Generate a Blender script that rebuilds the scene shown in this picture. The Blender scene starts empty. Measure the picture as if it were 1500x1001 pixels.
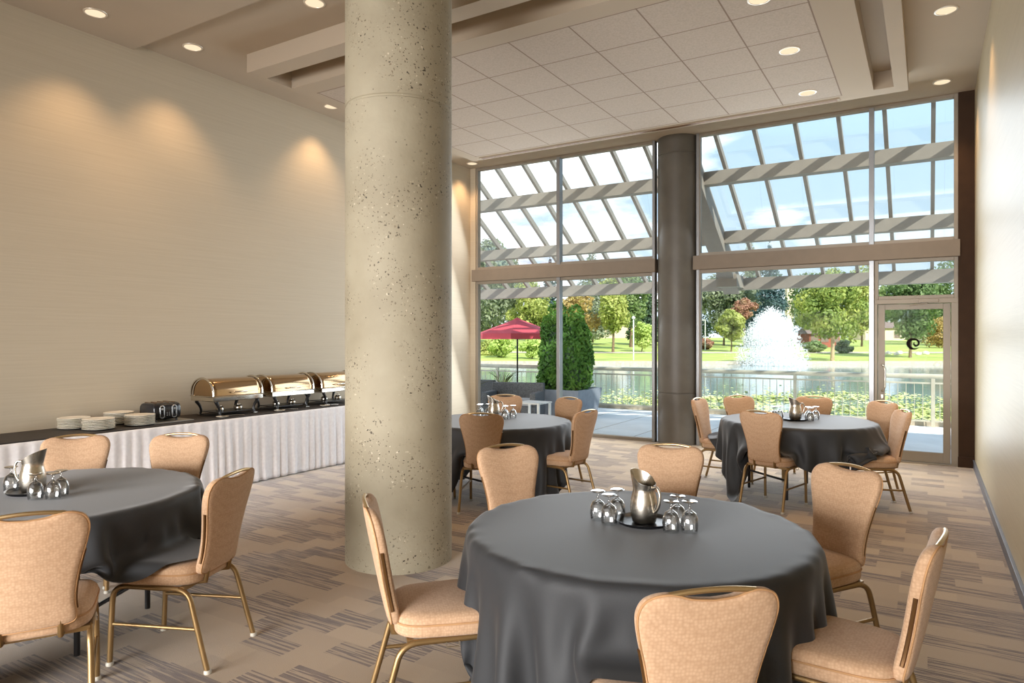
import bpy, math, random
import numpy as np
from mathutils import Vector, Matrix

PI = math.pi
R = math.radians
sc = bpy.context.scene
col = sc.collection
rng = np.random.default_rng(7)
random.seed(7)

# ------------------------------------------------------------------ camera
YAW = R(31.3)
EYE = 1.6
cam = bpy.data.cameras.new('camera')
cam.sensor_width = 36.0
cam.lens = 36.0 * 1001.0 / 1500.0
cam.shift_y = -3.5 / 1500.0
cam.clip_end = 2000
cam.clip_start = 0.05
camo = bpy.data.objects.new('camera', cam)
camo.location = (0, 0, EYE)
camo.rotation_euler = (R(90), 0, YAW)
col.objects.link(camo)
sc.camera = camo
FW = Vector((-math.sin(YAW), math.cos(YAW), 0))
RT = Vector((math.cos(YAW), math.sin(YAW), 0))


def park(u, t, z=0.0):
    """a spot in the park: t metres away along the view axis, u metres to its right"""
    v = FW * t + RT * u
    return Vector((v.x, v.y, z))


# ------------------------------------------------------------------ exposure
vs = sc.view_settings
vs.view_transform = 'Standard'
vs.look = 'None'
vs.gamma = 1.0
vs.use_curve_mapping = False
vs.exposure = 0.1
cy = sc.cycles
cy.use_denoising = True
cy.max_bounces = 10
cy.diffuse_bounces = 5
cy.glossy_bounces = 4
cy.transparent_max_bounces = 24
cy.transmission_bounces = 6
cy.sample_clamp_indirect = 6.0
cy.caustics_reflective = False
cy.caustics_refractive = False

# ------------------------------------------------------------------ sky
SKY = 1.3
w = bpy.data.worlds.new('sky')
sc.world = w
w.use_nodes = True
nt = w.node_tree
nt.nodes.clear()
N = nt.nodes.new
L = nt.links.new
tc = N('ShaderNodeTexCoord')
sep = N('ShaderNodeSeparateXYZ')
L(tc.outputs['Generated'], sep.inputs[0])
ramp = N('ShaderNodeValToRGB')
L(sep.outputs['Z'], ramp.inputs[0])
els = ramp.color_ramp.elements
els[0].position = 0.0
els[0].color = (0.72, 0.84, 0.94, 1)
els[1].position = 0.6
els[1].color = (0.38, 0.62, 0.94, 1)
e = els.new(0.25)
e.color = (0.56, 0.77, 0.94, 1)
# clouds lie on a high flat layer: divide the direction by its height
mp = N('ShaderNodeVectorMath')
mp.operation = 'DIVIDE'
addz = N('ShaderNodeMath')
addz.operation = 'ADD'
addz.inputs[1].default_value = 0.12
L(sep.outputs['Z'], addz.inputs[0])
cmb = N('ShaderNodeCombineXYZ')
for i in range(3):
    L(addz.outputs[0], cmb.inputs[i])
L(tc.outputs['Generated'], mp.inputs[0])
L(cmb.outputs[0], mp.inputs[1])
noi = N('ShaderNodeTexNoise')
noi.inputs['Scale'].default_value = 1.15
noi.inputs['Detail'].default_value = 7
noi.inputs['Roughness'].default_value = 0.55
L(mp.outputs[0], noi.inputs['Vector'])
# more cloud towards the west (-X)
side = N('ShaderNodeMath')
side.operation = 'MULTIPLY_ADD'
side.inputs[1].default_value = -0.42
side.inputs[2].default_value = -0.13
L(sep.outputs['X'], side.inputs[0])
sm = N('ShaderNodeMath')
sm.operation = 'ADD'
L(noi.outputs['Fac'], sm.inputs[0])
L(side.outputs[0], sm.inputs[1])
cr = N('ShaderNodeValToRGB')
cr.color_ramp.elements[0].position = 0.50
cr.color_ramp.elements[1].position = 0.62
L(sm.outputs[0], cr.inputs[0])
mx = N('ShaderNodeMixRGB')
L(cr.outputs['Color'], mx.inputs['Fac'])
L(ramp.outputs['Color'], mx.inputs[1])
mx.inputs[2].default_value = (1.5, 1.5, 1.5, 1)
bg = N('ShaderNodeBackground')
bg.inputs['Strength'].default_value = SKY
L(mx.outputs[0], bg.inputs['Color'])
wo = N('ShaderNodeOutputWorld')
L(bg.outputs[0], wo.inputs['Surface'])

# ------------------------------------------------------------------ sun
sun = bpy.data.lights.new('sun', 'SUN')
sun.energy = 7.0
sun.angle = R(0.8)
sun.color = (1.0, 0.95, 0.86)
suno = bpy.data.objects.new('sun', sun)
SUN_TO = Vector((0.62, -0.42, 0.66)).normalized()      # towards the sun
suno.rotation_euler = (-SUN_TO).to_track_quat('-Z', 'Y').to_euler()
col.objects.link(suno)

# ------------------------------------------------------------------ added fill lights, behind the camera and at the windows
def area(name, loc, rot, sx, sy, power, color):
    a = bpy.data.lights.new(name, 'AREA')
    a.shape = 'RECTANGLE'
    a.size = sx
    a.size_y = sy
    a.energy = power
    a.color = color
    o = bpy.data.objects.new(name, a)
    o.location = loc
    o.rotation_euler = rot
    col.objects.link(o)
    return o


area('overhead_fill', (-3.0, -1.5, 4.55), (R(8), 0, 0), 6.5, 5.0, 90, (1.0, 0.96, 0.92))  # unseen panel added overhead to brighten the room, no fixture
a_ = area('rear_fill', (-3.3, -5.6, 1.5), (R(80), 0, 0), 6.6, 2.2, 390, (1.0, 0.985, 0.975))  # added fill from behind the camera, the back wall has no window
a_.data.spread = R(85)
for wx, wsx, wp in ((-5.3, 3.3, 150), (-1.45, 2.9, 140)):          # panels added inside the two tall windows to boost their daylight
    for wz in (0.95, 2.35, 3.75):
        area('window_fill', (wx, 9.95, wz), (R(-68), 0, 0), wsx, 1.3, wp / 3.0, (0.86, 0.935, 1.0))
DOWNLIGHT_W = 62.0

# ------------------------------------------------------------------ materials
def lin(r, g, b):
    def f(c):
        c /= 255.0
        return c / 12.92 if c <= 0.04045 else ((c + 0.055) / 1.055) ** 2.4
    return (f(r), f(g), f(b), 1.0)


class M:
    """a small node-material builder"""
    def __init__(s, name, rgb=(200, 200, 200), rough=0.6, metal=0.0, spec=0.5):
        s.m = bpy.data.materials.new(name)
        s.m.use_nodes = True
        s.t = s.m.node_tree
        s.b = s.t.nodes['Principled BSDF']
        s.out = s.t.nodes['Material Output']
        s.b.inputs['Base Color'].default_value = lin(*rgb)
        s.b.inputs['Roughness'].default_value = rough
        s.b.inputs['Metallic'].default_value = metal
        s.b.inputs['Specular IOR Level'].default_value = spec
        s._tc = None

    def n(s, kind, **kw):
        x = s.t.nodes.new('ShaderNode' + kind)
        for k, v in kw.items():
            if k in x.inputs:
                x.inputs[k].default_value = v
            else:
                setattr(x, k, v)
        return x

    def l(s, a, b):
        s.t.links.new(a, b)

    def obj(s):
        if s._tc is None:
            s._tc = s.n('TexCoord')
        return s._tc.outputs['Object']

    def mapping(s, scale=(1, 1, 1), loc=(0, 0, 0), rot=(0, 0, 0)):
        m = s.n('Mapping')
        m.inputs['Scale'].default_value = scale
        m.inputs['Location'].default_value = loc
        m.inputs['Rotation'].default_value = rot
        s.l(s.obj(), m.inputs['Vector'])
        return m.outputs[0]

    def noise(s, scale, detail=4, vec=None, rough=0.5):
        n = s.n('TexNoise')
        n.inputs['Scale'].default_value = scale
        n.inputs['Detail'].default_value = detail
        n.inputs['Roughness'].default_value = rough
        s.l(vec if vec is not None else s.obj(), n.inputs['Vector'])
        return n.outputs['Fac']

    def ramp(s, fac, stops):
        r = s.n('ValToRGB')
        es = r.color_ramp.elements
        es[0].position, es[0].color = stops[0][0], lin(*stops[0][1])
        es[1].position, es[1].color = stops[-1][0], lin(*stops[-1][1])
        for p, c in stops[1:-1]:
            q = es.new(p)
            q.color = lin(*c)
        s.l(fac, r.inputs[0])
        return r.outputs['Color']

    def math(s, op, a, b=None, c=None):
        m = s.n('Math', operation=op)
        for i, v in enumerate((a, b, c)):
            if v is None:
                continue
            if isinstance(v, (int, float)):
                m.inputs[i].default_value = v
            else:
                s.l(v, m.inputs[i])
        return m.outputs[0]

    def mix(s, fac, a, b, mode='MIX'):
        m = s.n('MixRGB', blend_type=mode)
        for i, v in ((0, fac), (1, a), (2, b)):
            if isinstance(v, (int, float)):
                m.inputs[i].default_value = v
            elif isinstance(v, tuple):
                m.inputs[i].default_value = lin(*v)
            else:
                s.l(v, m.inputs[i])
        return m.outputs[0]

    def base(s, c):
        s.l(c, s.b.inputs['Base Color'])
        return s

    def bump(s, h, strength=0.3, dist=0.01):
        b = s.n('Bump')
        b.inputs['Strength'].default_value = strength
        b.inputs['Distance'].default_value = dist
        s.l(h, b.inputs['Height'])
        s.l(b.outputs[0], s.b.inputs['Normal'])
        return s


MAT = {}


def simple(name, rgb, rough=0.6, metal=0.0, spec=0.5, var=0.06, vscale=6.0):
    k = M(name, rgb, rough, metal, spec)
    d = tuple(max(0, c * (1 - var)) for c in rgb)
    u = tuple(min(255, c * (1 + var)) for c in rgb)
    k.base(k.ramp(k.noise(vscale), [(0.3, d), (0.7, u)]))
    MAT[name] = k.m
    return k


simple('plaster', (178, 163, 144), 0.9, var=0.015, vscale=1.2)
# ceiling field with a tile grid (655 mm module)
k = M('ceiling_tile', (196, 187, 176), 0.95)
mpv = k.mapping((1, 1, 1))
sx = k.n('SeparateXYZ')
k.l(mpv, sx.inputs[0])
def gridline(k, v, off, per, wdt):
    a = k.math('ADD', v, off)
    a = k.math('PINGPONG', a, per / 2)
    return k.math('LESS_THAN', a, wdt)
gx = gridline(k, sx.outputs['X'], 0.87 + 0.655 * 30, 0.655, 0.007)
gy = gridline(k, sx.outputs['Y'], -5.67 + 0.655 * 30, 0.655, 0.007)
gg = k.math('MAXIMUM', gx, gy)
inx = k.math('MULTIPLY', k.math('LESS_THAN', sx.outputs['X'], -0.86), k.math('GREATER_THAN', sx.outputs['X'], -6.13))
iny = k.math('MULTIPLY', k.math('GREATER_THAN', sx.outputs['Y'], 5.66), k.math('LESS_THAN', sx.outputs['Y'], 8.96))
fld = k.math('MULTIPLY', inx, iny)
gg = k.math('MULTIPLY', gg, fld)
speck = k.ramp(k.noise(60, 3), [(0.35, (176, 163, 149)), (0.65, (188, 174, 160))])
cc = k.mix(fld, (178, 163, 144), speck)
k.base(k.mix(gg, cc, (134, 116, 100)))
MAT['ceiling_tile'] = k.m

# woven wall covering, horizontal grain
k = M('wall_fabric', (194, 180, 158), 0.75)
g = k.noise(3.0, 6, k.mapping((0.4, 0.4, 42)), 0.7)
k.base(k.ramp(g, [(0.3, (187, 174, 152)), (0.7, (198, 186, 165))]))
k.bump(g, 0.12, 0.004)
MAT['wall_fabric'] = k.m
k = M('wall_satin', (196, 184, 158), 0.42)
g = k.noise(3.0, 6, k.mapping((0.4, 0.4, 42)), 0.7)
k.base(k.ramp(g, [(0.3, (172, 157, 127)), (0.7, (185, 171, 142))]))
MAT['wall_satin'] = k.m
simple('brown_panel', (60, 43, 31), 0.8, spec=0.2)
simple('baseboard_grey', (92, 94, 102), 0.4)
simple('frame_metal', (146, 136, 122), 0.5, 0.1, var=0.02)
simple('transom_paint', (134, 121, 107), 0.7, var=0.02)
simple('mullion_metal', (150, 152, 155), 0.35, 0.6, var=0.02)

# carpet: short blocks, some plain taupe, some streaked with dark plum lines
k = M('carpet', (120, 100, 82), 0.95, spec=0.15)
v = k.mapping((1, 1, 1))
br = k.n('TexBrick', offset=0.5, offset_frequency=2, squash=1.0)
br.inputs['Color1'].default_value = (0, 0, 0, 1)
br.inputs['Color2'].default_value = (1, 1, 1, 1)
br.inputs['Mortar'].default_value = (0.5, 0.5, 0.5, 1)
br.inputs['Scale'].default_value = 1.0
br.inputs['Mortar Size'].default_value = 0.0
br.inputs['Brick Width'].default_value = 0.31
br.inputs['Row Height'].default_value = 0.155
k.l(v, br.inputs['Vector'])
bid = k.n('SeparateColor')
k.l(br.outputs['Color'], bid.inputs[0])
bv = bid.outputs[0]
streak = k.noise(1.0, 2, k.mapping((2.2, 62, 1)), 0.5)
streak2 = k.noise(1.0, 2, k.mapping((7.0, 60, 1), (3, 5, 0)), 0.5)
line = k.math('GREATER_THAN', streak, 0.485)
dens = k.math('GREATER_THAN', bv, 0.44)
lf = k.math('MULTIPLY', line, dens)
plain = k.ramp(bv, [(0.0, (174, 149, 117)), (0.5, (156, 133, 105)), (1.0, (164, 140, 113))])
dark = k.ramp(streak2, [(0.35, (80, 59, 49)), (0.65, (112, 89, 73))])
c1 = k.mix(lf, plain, dark)
fuzz = k.noise(220, 2)
c2 = k.mix(k.math('MULTIPLY', fuzz, 0.35), c1, (150, 136, 118))
k.base(c2)
k.bump(fuzz, 0.4, 0.004)
k.b.inputs['Sheen Weight'].default_value = 0.6
k.b.inputs['Sheen Roughness'].default_value = 0.3
MAT['carpet'] = k.m

# bush-hammered concrete with exposed stones and pits
k = M('concrete', (166, 152, 126), 0.7)
big = k.noise(1.6, 5)
c = k.ramp(big, [(0.3, (144, 134, 112)), (0.7, (172, 163, 141))])
vo = k.n('TexVoronoi', feature='F1')
vo.inputs['Scale'].default_value = 62
wob = k.n('TexNoise')
wob.inputs['Scale'].default_value = 24
wob.inputs['Detail'].default_value = 4
k.l(k.obj(), wob.inputs['Vector'])
wm = k.n('VectorMath', operation='MULTIPLY_ADD')
wm.inputs[1].default_value = (0.05, 0.05, 0.05)
k.l(wob.outputs['Color'], wm.inputs[0])
k.l(k.obj(), wm.inputs[2])
k.l(wm.outputs[0], vo.inputs['Vector'])
patch = k.noise(2.6, 3, k.mapping((1, 1, 0.8), (4, 1, 2)))
pm = k.n('ValToRGB')
pm.color_ramp.elements[0].position = 0.44
pm.color_ramp.elements[1].position = 0.55
k.l(patch, pm.inputs[0])
vs_ = k.n('SeparateColor')
k.l(vo.outputs['Color'], vs_.inputs[0])
dots = k.math('LESS_THAN', vo.outputs['Distance'], k.math('MULTIPLY_ADD', vs_.outputs[2], 0.34, 0.10))
some = k.math('GREATER_THAN', vs_.outputs[0], 0.38)
dm = k.math('MULTIPLY', k.math('MULTIPLY', dots, some), pm.outputs['Color'])
stone = k.ramp(vs_.outputs[1], [(0.0, (62, 54, 44)), (0.60, (118, 105, 84)), (0.85, (182, 170, 146)), (1.0, (204, 192, 170))])
c = k.mix(dm, c, stone)
v2 = k.n('TexVoronoi', feature='F1')
v2.inputs['Scale'].default_value = 17
k.l(k.obj(), v2.inputs['Vector'])
pit = k.math('LESS_THAN', v2.outputs['Distance'], 0.085)
c = k.mix(k.math('MULTIPLY', pit, 0.7), c, (72, 62, 48))
k.base(c)
hh = k.math('SUBTRACT', k.noise(30, 4), k.math('MULTIPLY', pit, 1.0))
k.bump(hh, 0.35, 0.006)
MAT['concrete'] = k.m
k = M('concrete_dark', (96, 91, 84), 0.45)
k.base(k.ramp(k.noise(2.2, 5), [(0.3, (84, 79, 72)), (0.7, (103, 98, 90))]))
MAT['concrete_dark'] = k.m

# chair cloth: small woven lozenges
k = M('chair_fabric', (206, 166, 120), 0.85, spec=0.2)
vv = k.n('TexVoronoi', feature='F1')
vv.inputs['Scale'].default_value = 95
vv.inputs['Randomness'].default_value = 0.55
k.l(k.obj(), vv.inputs['Vector'])
wn = k.math('ADD', k.math('MULTIPLY', vv.outputs['Distance'], 0.75), k.math('MULTIPLY', k.noise(40, 3), 0.15))
k.base(k.ramp(wn, [(0.1, (203, 169, 138)), (0.75, (178, 143, 111))]))
k.bump(wn, 0.06, 0.002)
k.b.inputs['Sheen Weight'].default_value = 0.15
MAT['chair_fabric'] = k.m
simple('chair_piping', (178, 136, 94), 0.85)
k = simple('brass_brown', (150, 122, 82), 0.38, 0.75, var=0.03)
simple('handle_brass', (196, 170, 128), 0.28, 0.9, var=0.03)
simple('glide', (190, 184, 170), 0.4)
simple('trim_bronze', (110, 78, 44), 0.4, 0.6)

# table linen
k = M('black_linen', (62, 63, 65), 0.62, spec=0.4)
wv = k.noise(500, 2)
k.base(k.ramp(wv, [(0.3, (40, 41, 43)), (0.7, (48, 49, 51))]))
k.b.inputs['Sheen Weight'].default_value = 0.25
k.b.inputs['Sheen Roughness'].default_value = 0.35
MAT['black_linen'] = k.m
simple('buffet_linen', (48, 42, 38), 0.7)
k = M('white_skirt', (236, 234, 236), 0.75)
k.base(k.ramp(k.noise(30, 2), [(0.3, (231, 229, 232)), (0.7, (240, 239, 241))]))
MAT['white_skirt'] = k.m
simple('black_steel', (34, 32, 32), 0.45, 0.4)
simple('table_wood', (120, 92, 64), 0.6)
simple('steel_brushed', (205, 198, 186), 0.26, 1.0, var=0.03, vscale=40)
simple('steel_mirror', (214, 208, 196), 0.09, 1.0, var=0.01)
simple('lid_reflection_tint', (178, 150, 116), 0.14, 1.0, var=0.01)  # warm reflection of the room tinted into the steel colour
simple('decal_black', (22, 18, 16), 0.9, spec=0.05)
simple('plastic_black', (22, 22, 24), 0.28)
simple('toaster_black', (26, 27, 32), 0.22)
simple('toaster_grey', (170, 172, 174), 0.3, 0.7)
simple('china', (238, 233, 220), 0.25, var=0.01)
simple('tray_grey', (150, 148, 142), 0.35, 0.5)

def thin_glass(name, tint, gl, rough=0.02, ior=1.45):
    k = M(name)
    k.t.nodes.remove(k.b)
    tr = k.n('BsdfTransparent')
    tr.inputs['Color'].default_value = tint
    g_ = k.n('BsdfGlossy')
    g_.inputs['Roughness'].default_value = rough
    g_.inputs['Color'].default_value = (1, 1, 1, 1)
    fr = k.n('Fresnel')
    fr.inputs['IOR'].default_value = ior
    m2 = k.math('MULTIPLY', fr.outputs[0], gl)
    mxs = k.n('MixShader')
    k.l(m2, mxs.inputs[0])
    k.l(tr.outputs[0], mxs.inputs[1])
    k.l(g_.outputs[0], mxs.inputs[2])
    k.l(mxs.outputs[0], k.out.inputs['Surface'])
    MAT[name] = k.m


thin_glass('window_glass', (0.97, 0.985, 0.98, 1), 0.02)
thin_glass('canopy_glass', (0.97, 0.98, 0.985, 1), 0.3)
thin_glass('goblet_glass', (0.97, 0.975, 0.975, 1), 3.4, 0.12, 1.45)
# lamps
def emit(name, rgb, s):
    k = M(name)
    k.t.nodes.remove(k.b)
    e_ = k.n('Emission')
    e_.inputs['Color'].default_value = lin(*rgb)
    e_.inputs['Strength'].default_value = s
    k.l(e_.outputs[0], k.out.inputs['Surface'])
    MAT[name] = k.m
emit('lamp_lens', (255, 226, 190), 1.05)
simple('lamp_ring', (214, 204, 188), 0.35, 0.3)
# outside
simple('canopy_paint', (160, 153, 143), 0.6, var=0.02)
simple('deck', (236, 235, 232), 0.7, var=0.03, vscale=2)
simple('rail_paint', (190, 186, 168), 0.45, 0.2)
simple('planter_grey', (140, 146, 156), 0.7)
simple('wicker', (92, 92, 94), 0.8, var=0.2, vscale=60)
simple('cushion_grey', (170, 170, 172), 0.9)
simple('white_paint', (232, 230, 226), 0.5)
simple('umbrella_red', (214, 84, 96), 0.8, var=0.03)
simple('bark', (120, 100, 78), 0.9, var=0.25, vscale=8)
simple('pale_bark', (168, 146, 116), 0.9, var=0.2, vscale=8)
simple('lawn', (158, 172, 84), 0.95, var=0.12, vscale=0.3)
simple('stone_kerb', (186, 174, 154), 0.85, var=0.1)
simple('house_beige', (212, 196, 172), 0.8)
simple('house_roof', (120, 104, 94), 0.85)
simple('brick_red', (150, 84, 66), 0.9, var=0.2, vscale=20)
simple('rock', (214, 206, 192), 0.9, var=0.15, vscale=3)
simple('lamp_post', (205, 205, 200), 0.5, 0.2)
simple('exterior_wall', (170, 160, 146), 0.85)
k = M('pond_water', (86, 104, 104), 0.08, spec=0.5)
k.bump(k.noise(1.2, 4, k.mapping((1, 1, 1))), 0.25, 0.05)
k.base(k.ramp(k.noise(0.15, 3), [(0.35, (120, 142, 146)), (0.65, (148, 166, 168))]))
MAT['pond_water'] = k.m

def leaf(name, a, b, c, scale=0.6, trans=0.35):
    k = M(name, b, 0.6)
    colr = k.ramp(k.noise(scale, 4), [(0.28, a), (0.5, b), (0.72, c)])
    k.l(colr, k.b.inputs['Base Color'])
    t_ = k.n('BsdfTranslucent')
    k.l(colr, t_.inputs['Color'])
    mxs = k.n('MixShader')
    mxs.inputs[0].default_value = trans
    k.l(k.b.outputs[0], mxs.inputs[1])
    k.l(t_.outputs[0], mxs.inputs[2])
    k.l(mxs.outputs[0], k.out.inputs['Surface'])
    MAT[name] = k.m
leaf('leaf_yellow', (130, 144, 70), (172, 180, 96), (206, 206, 124))
leaf('leaf_maple', (108, 130, 60), (150, 166, 78), (194, 196, 104))
leaf('leaf_green', (88, 112, 66), (122, 146, 88), (160, 176, 112))
leaf('leaf_grey', (104, 116, 90), (136, 146, 116), (172, 178, 144))
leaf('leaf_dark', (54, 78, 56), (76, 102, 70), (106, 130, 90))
leaf('leaf_spruce', (52, 78, 78), (76, 104, 104), (120, 142, 138))
leaf('leaf_orange', (160, 136, 76), (190, 164, 102), (206, 190, 124))
leaf('leaf_red', (146, 108, 84), (178, 132, 108), (192, 166, 128))
leaf('leaf_cedar', (58, 98, 36), (92, 138, 52), (136, 174, 74), 2.2)
leaf('leaf_feather', (168, 192, 96), (190, 208, 116), (206, 218, 140))
leaf('leaf_spike', (92, 110, 62), (128, 138, 84), (160, 160, 110), 3)
leaf('pad_green', (150, 164, 88), (190, 196, 118), (226, 224, 176), 0.5, 0.1)
k = M('spray', (250, 250, 250), 0.9)
t_ = k.n('BsdfTranslucent')
t_.inputs['Color'].default_value = (0.98, 0.98, 0.98, 1)
mxs = k.n('MixShader')
mxs.inputs[0].default_value = 0.5
k.l(k.b.outputs[0], mxs.inputs[1])
k.l(t_.outputs[0], mxs.inputs[2])
k.l(mxs.outputs[0], k.out.inputs['Surface'])
MAT['spray'] = k.m


# ------------------------------------------------------------------ mesh building
class MB:
    def __init__(s):
        s.v = []
        s.f = []

    def add(s, vs, fs):
        o = len(s.v)
        s.v += [tuple(p) for p in vs]
        s.f += [tuple(i + o for i in f) for f in fs]
        return s

    def box(s, c, d, rot=None):
        x, y, z = d[0] / 2, d[1] / 2, d[2] / 2
        vs = [Vector((i, j, k_)) for i in (-x, x) for j in (-y, y) for k_ in (-z, z)]
        if rot is not None:
            vs = [rot @ p for p in vs]
        c = Vector(c)
        vs = [p + c for p in vs]
        return s.add(vs, [(0, 1, 3, 2), (4, 6, 7, 5), (0, 4, 5, 1), (2, 3, 7, 6), (0, 2, 6, 4), (1, 5, 7, 3)])

    def bb(s, a, b):
        return s.box([(a[i] + b[i]) / 2 for i in range(3)], [abs(b[i] - a[i]) for i in range(3)])

    def loft(s, loops, cap0=True, cap1=True, closed=True):
        n = len(loops[0])
        o = len(s.v)
        for lp in loops:
            s.v += [tuple(p) for p in lp]
        for i in range(len(loops) - 1):
            for j in range(n if closed else n - 1):
                a = o + i * n + j
                b = o + i * n + (j + 1) % n
                s.f.append((a, b, b + n, a + n))
        if cap0:
            s.f.append(tuple(o + j for j in range(n))[::-1])
        if cap1:
            s.f.append(tuple(o + (len(loops) - 1) * n + j for j in range(n)))
        return s

    def tube(s, path, r, seg=10, closed=False, flat=1.0):
        P_ = [Vector(p) for p in path]
        n = len(P_)
        loops = []
        up = None
        for i in range(n):
            if closed:
                d = P_[(i + 1) % n] - P_[i - 1]
            else:
                d = P_[min(i + 1, n - 1)] - P_[max(i - 1, 0)]
            d.normalize()
            if up is None:
                up = Vector((0, 0, 1)) if abs(d.z) < 0.9 else Vector((1, 0, 0))
            a = d.cross(up)
            if a.length < 1e-5:
                a = d.cross(Vector((1, 0.3, 0)))
            a.normalize()
            b = a.cross(d).normalized()
            up = b
            rr = r[i] if isinstance(r, (list, tuple)) else r
            loops.append([P_[i] + a * (math.cos(q) * rr) + b * (math.sin(q) * rr * flat)
                          for q in [2 * PI * t / seg for t in range(seg)]])
        if closed:
            loops.append(loops[0])
            return s.loft(loops, False, False)
        return s.loft(loops)

    def lathe(s, prof, c=(0, 0, 0), seg=32, cap0=True, cap1=True, fn=None):
        loops = []
        for r, z in prof:
            lp = []
            for j in range(seg):
                a = 2 * PI * j / seg
                p = Vector((r * math.cos(a), r * math.sin(a), z))
                if fn:
                    p = fn(p, a)
                lp.append((p[0] + c[0], p[1] + c[1], p[2] + c[2]))
            loops.append(lp)
        return s.loft(loops, cap0, cap1)

    def build(s, name, mat, parent=None, smooth=None, bevel=0, solid=0, sub=0):
        me = bpy.data.meshes.new(name)
        me.from_pydata(s.v, [], s.f)
        if smooth is not None:
            me.polygons.foreach_set('use_smooth', [True] * len(me.polygons))
            if smooth < 180:
                me.set_sharp_from_angle(angle=R(smooth))
        me.materials.append(MAT[mat])
        me.update()
        o = bpy.data.objects.new(name, me)
        col.objects.link(o)
        if parent is not None:
            o.parent = parent
        if sub:
            q = o.modifiers.new('sub', 'SUBSURF')
            q.levels = q.render_levels = sub
        if bevel:
            q = o.modifiers.new('bevel', 'BEVEL')
            q.width = bevel
            q.segments = 2
            q.limit_method = 'ANGLE'
            q.angle_limit = R(40)
        if solid:
            q = o.modifiers.new('solid', 'SOLIDIFY')
            q.thickness = solid
            q.offset = -1
        return o


def tag(o, label=None, cat=None, group=None, kind=None):
    if label:
        o['label'] = label
    if cat:
        o['category'] = cat
    if group:
        o['group'] = group
    if kind:
        o['kind'] = kind
    return o


def thing(name, label, cat, loc=(0, 0, 0), rz=0.0, group=None, kind=None):
    o = bpy.data.objects.new(name, None)
    o.empty_display_size = 0.1
    o.location = loc
    o.rotation_euler = (0, 0, rz)
    col.objects.link(o)
    return tag(o, label, cat, group, kind)


KIDS = {}


def kids(o):
    return list(o.children)


def dup(o, loc, rz, label, group=None, parent=None):
    c = o.copy()
    col.objects.link(c)
    if parent is None:
        c.location = loc
        c.rotation_euler = (0, 0, rz)
        c['label'] = label
        if group:
            c['group'] = group
    else:
        c.parent = parent
    for ch in kids(o):
        dup(ch, None, None, None, None, c)
    return c


def struct(name, mb, mat, parent=None, **kw):
    o = mb.build(name, mat, parent, **kw)
    o['kind'] = 'structure'
    return o


def bez(p0, p1, p2, n=6):
    p0, p1, p2 = Vector(p0), Vector(p1), Vector(p2)
    return [p0 * (1 - t) ** 2 + p1 * 2 * t * (1 - t) + p2 * t * t for t in [i / n for i in range(n + 1)]]


def smooth_curve(pts, n=4):
    out = []
    m = len(pts)
    for i in range(m - 1):
        p0 = np.array(pts[max(i - 1, 0)]); p1 = np.array(pts[i]); p2 = np.array(pts[i + 1]); p3 = np.array(pts[min(i + 2, m - 1)])
        for t in [j / n for j in range(n)]:
            out.append(0.5 * ((2 * p1) + (-p0 + p2) * t + (2 * p0 - 5 * p1 + 4 * p2 - p3) * t * t + (-p0 + 3 * p1 - 3 * p2 + p3) * t ** 3))
    out.append(np.array(pts[-1], float))
    return out


# ================================================================== ROOM
XL, XR = -7.1, 0.5
YB, YW = -6.0, 10.27
ZC, ZI = 4.69, 4.49          # main ceiling, dropped middle ceiling

struct('floor', MB().bb((XL, YB, -0.1), (XR, YW + 0.1, 0.0)), 'carpet')
struct('wall_left', MB().bb((XL - 0.2, YB, 0), (XL, YW + 0.12, 5.1)), 'wall_fabric')
struct('wall_right', MB().bb((XR, YB, 0), (XR + 0.2, YW - 0.05, 5.1)), 'wall_satin')
struct('wall_back', MB().bb((XL, YB - 0.2, 0), (XR, YB, 5.1)), 'wall_fabric')
struct('ceiling', MB().bb((XL - 0.2, YB - 0.2, ZC), (XR + 0.2, YW + 0.1, 5.1)), 'plaster')
# slightly lower near bay of the ceiling
struct('trim_1', MB().bb((XL, YB, ZC - 0.06), (XR, 4.05, ZC)), 'plaster')
# dropped middle ceiling carrying the tiles, with a raised trough and an outer beam along two sides
mb = MB()
mb.bb((-6.31, 5.41, ZI), (-0.534, 9.17, ZC))
o = struct('trim_2', mb, 'ceiling_tile')
mb = MB()
mb.bb((-6.31, 4.84, ZI), (-0.19, 5.06, ZC))
mb.bb((-0.33, 5.06, ZI), (-0.19, 8.95, ZC))
mb.bb((-0.534, 8.95, ZI), (-0.19, 9.17, ZC))
mb.bb((-6.31, 5.06, ZI), (-6.26, 5.41, ZC))
struct('trim_3', mb, 'plaster')
# slot diffuser at the window side of the dropped ceiling
d = thing('slot_diffuser', 'long slim linear air slot in the ceiling running above the tall windows', 'air vent', (-3.5, 9.07, ZI))
MB().bb((-2.6, -0.045, -0.012), (2.6, 0.045, 0)).build('slot_frame', 'plaster', d)
mb = MB()
for y in (-0.028, 0.0, 0.028):
    mb.bb((-2.57, y - 0.007, -0.016), (2.57, y + 0.007, -0.011))
mb.build('slot_opening', 'trim_bronze', d)

# ---------------------------------------------------------------- window wall
def rect_frame(mb, x0, x1, z0, z1, wd, y0, y1):
    mb.bb((x0, y0, z0), (x0 + wd, y1, z1))
    mb.bb((x1 - wd, y0, z0), (x1, y1, z1))
    mb.bb((x0 + wd, y0, z0), (x1 - wd, y1, z0 + wd))
    mb.bb((x0 + wd, y0, z1 - wd), (x1 - wd, y1, z1))
    return mb

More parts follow.
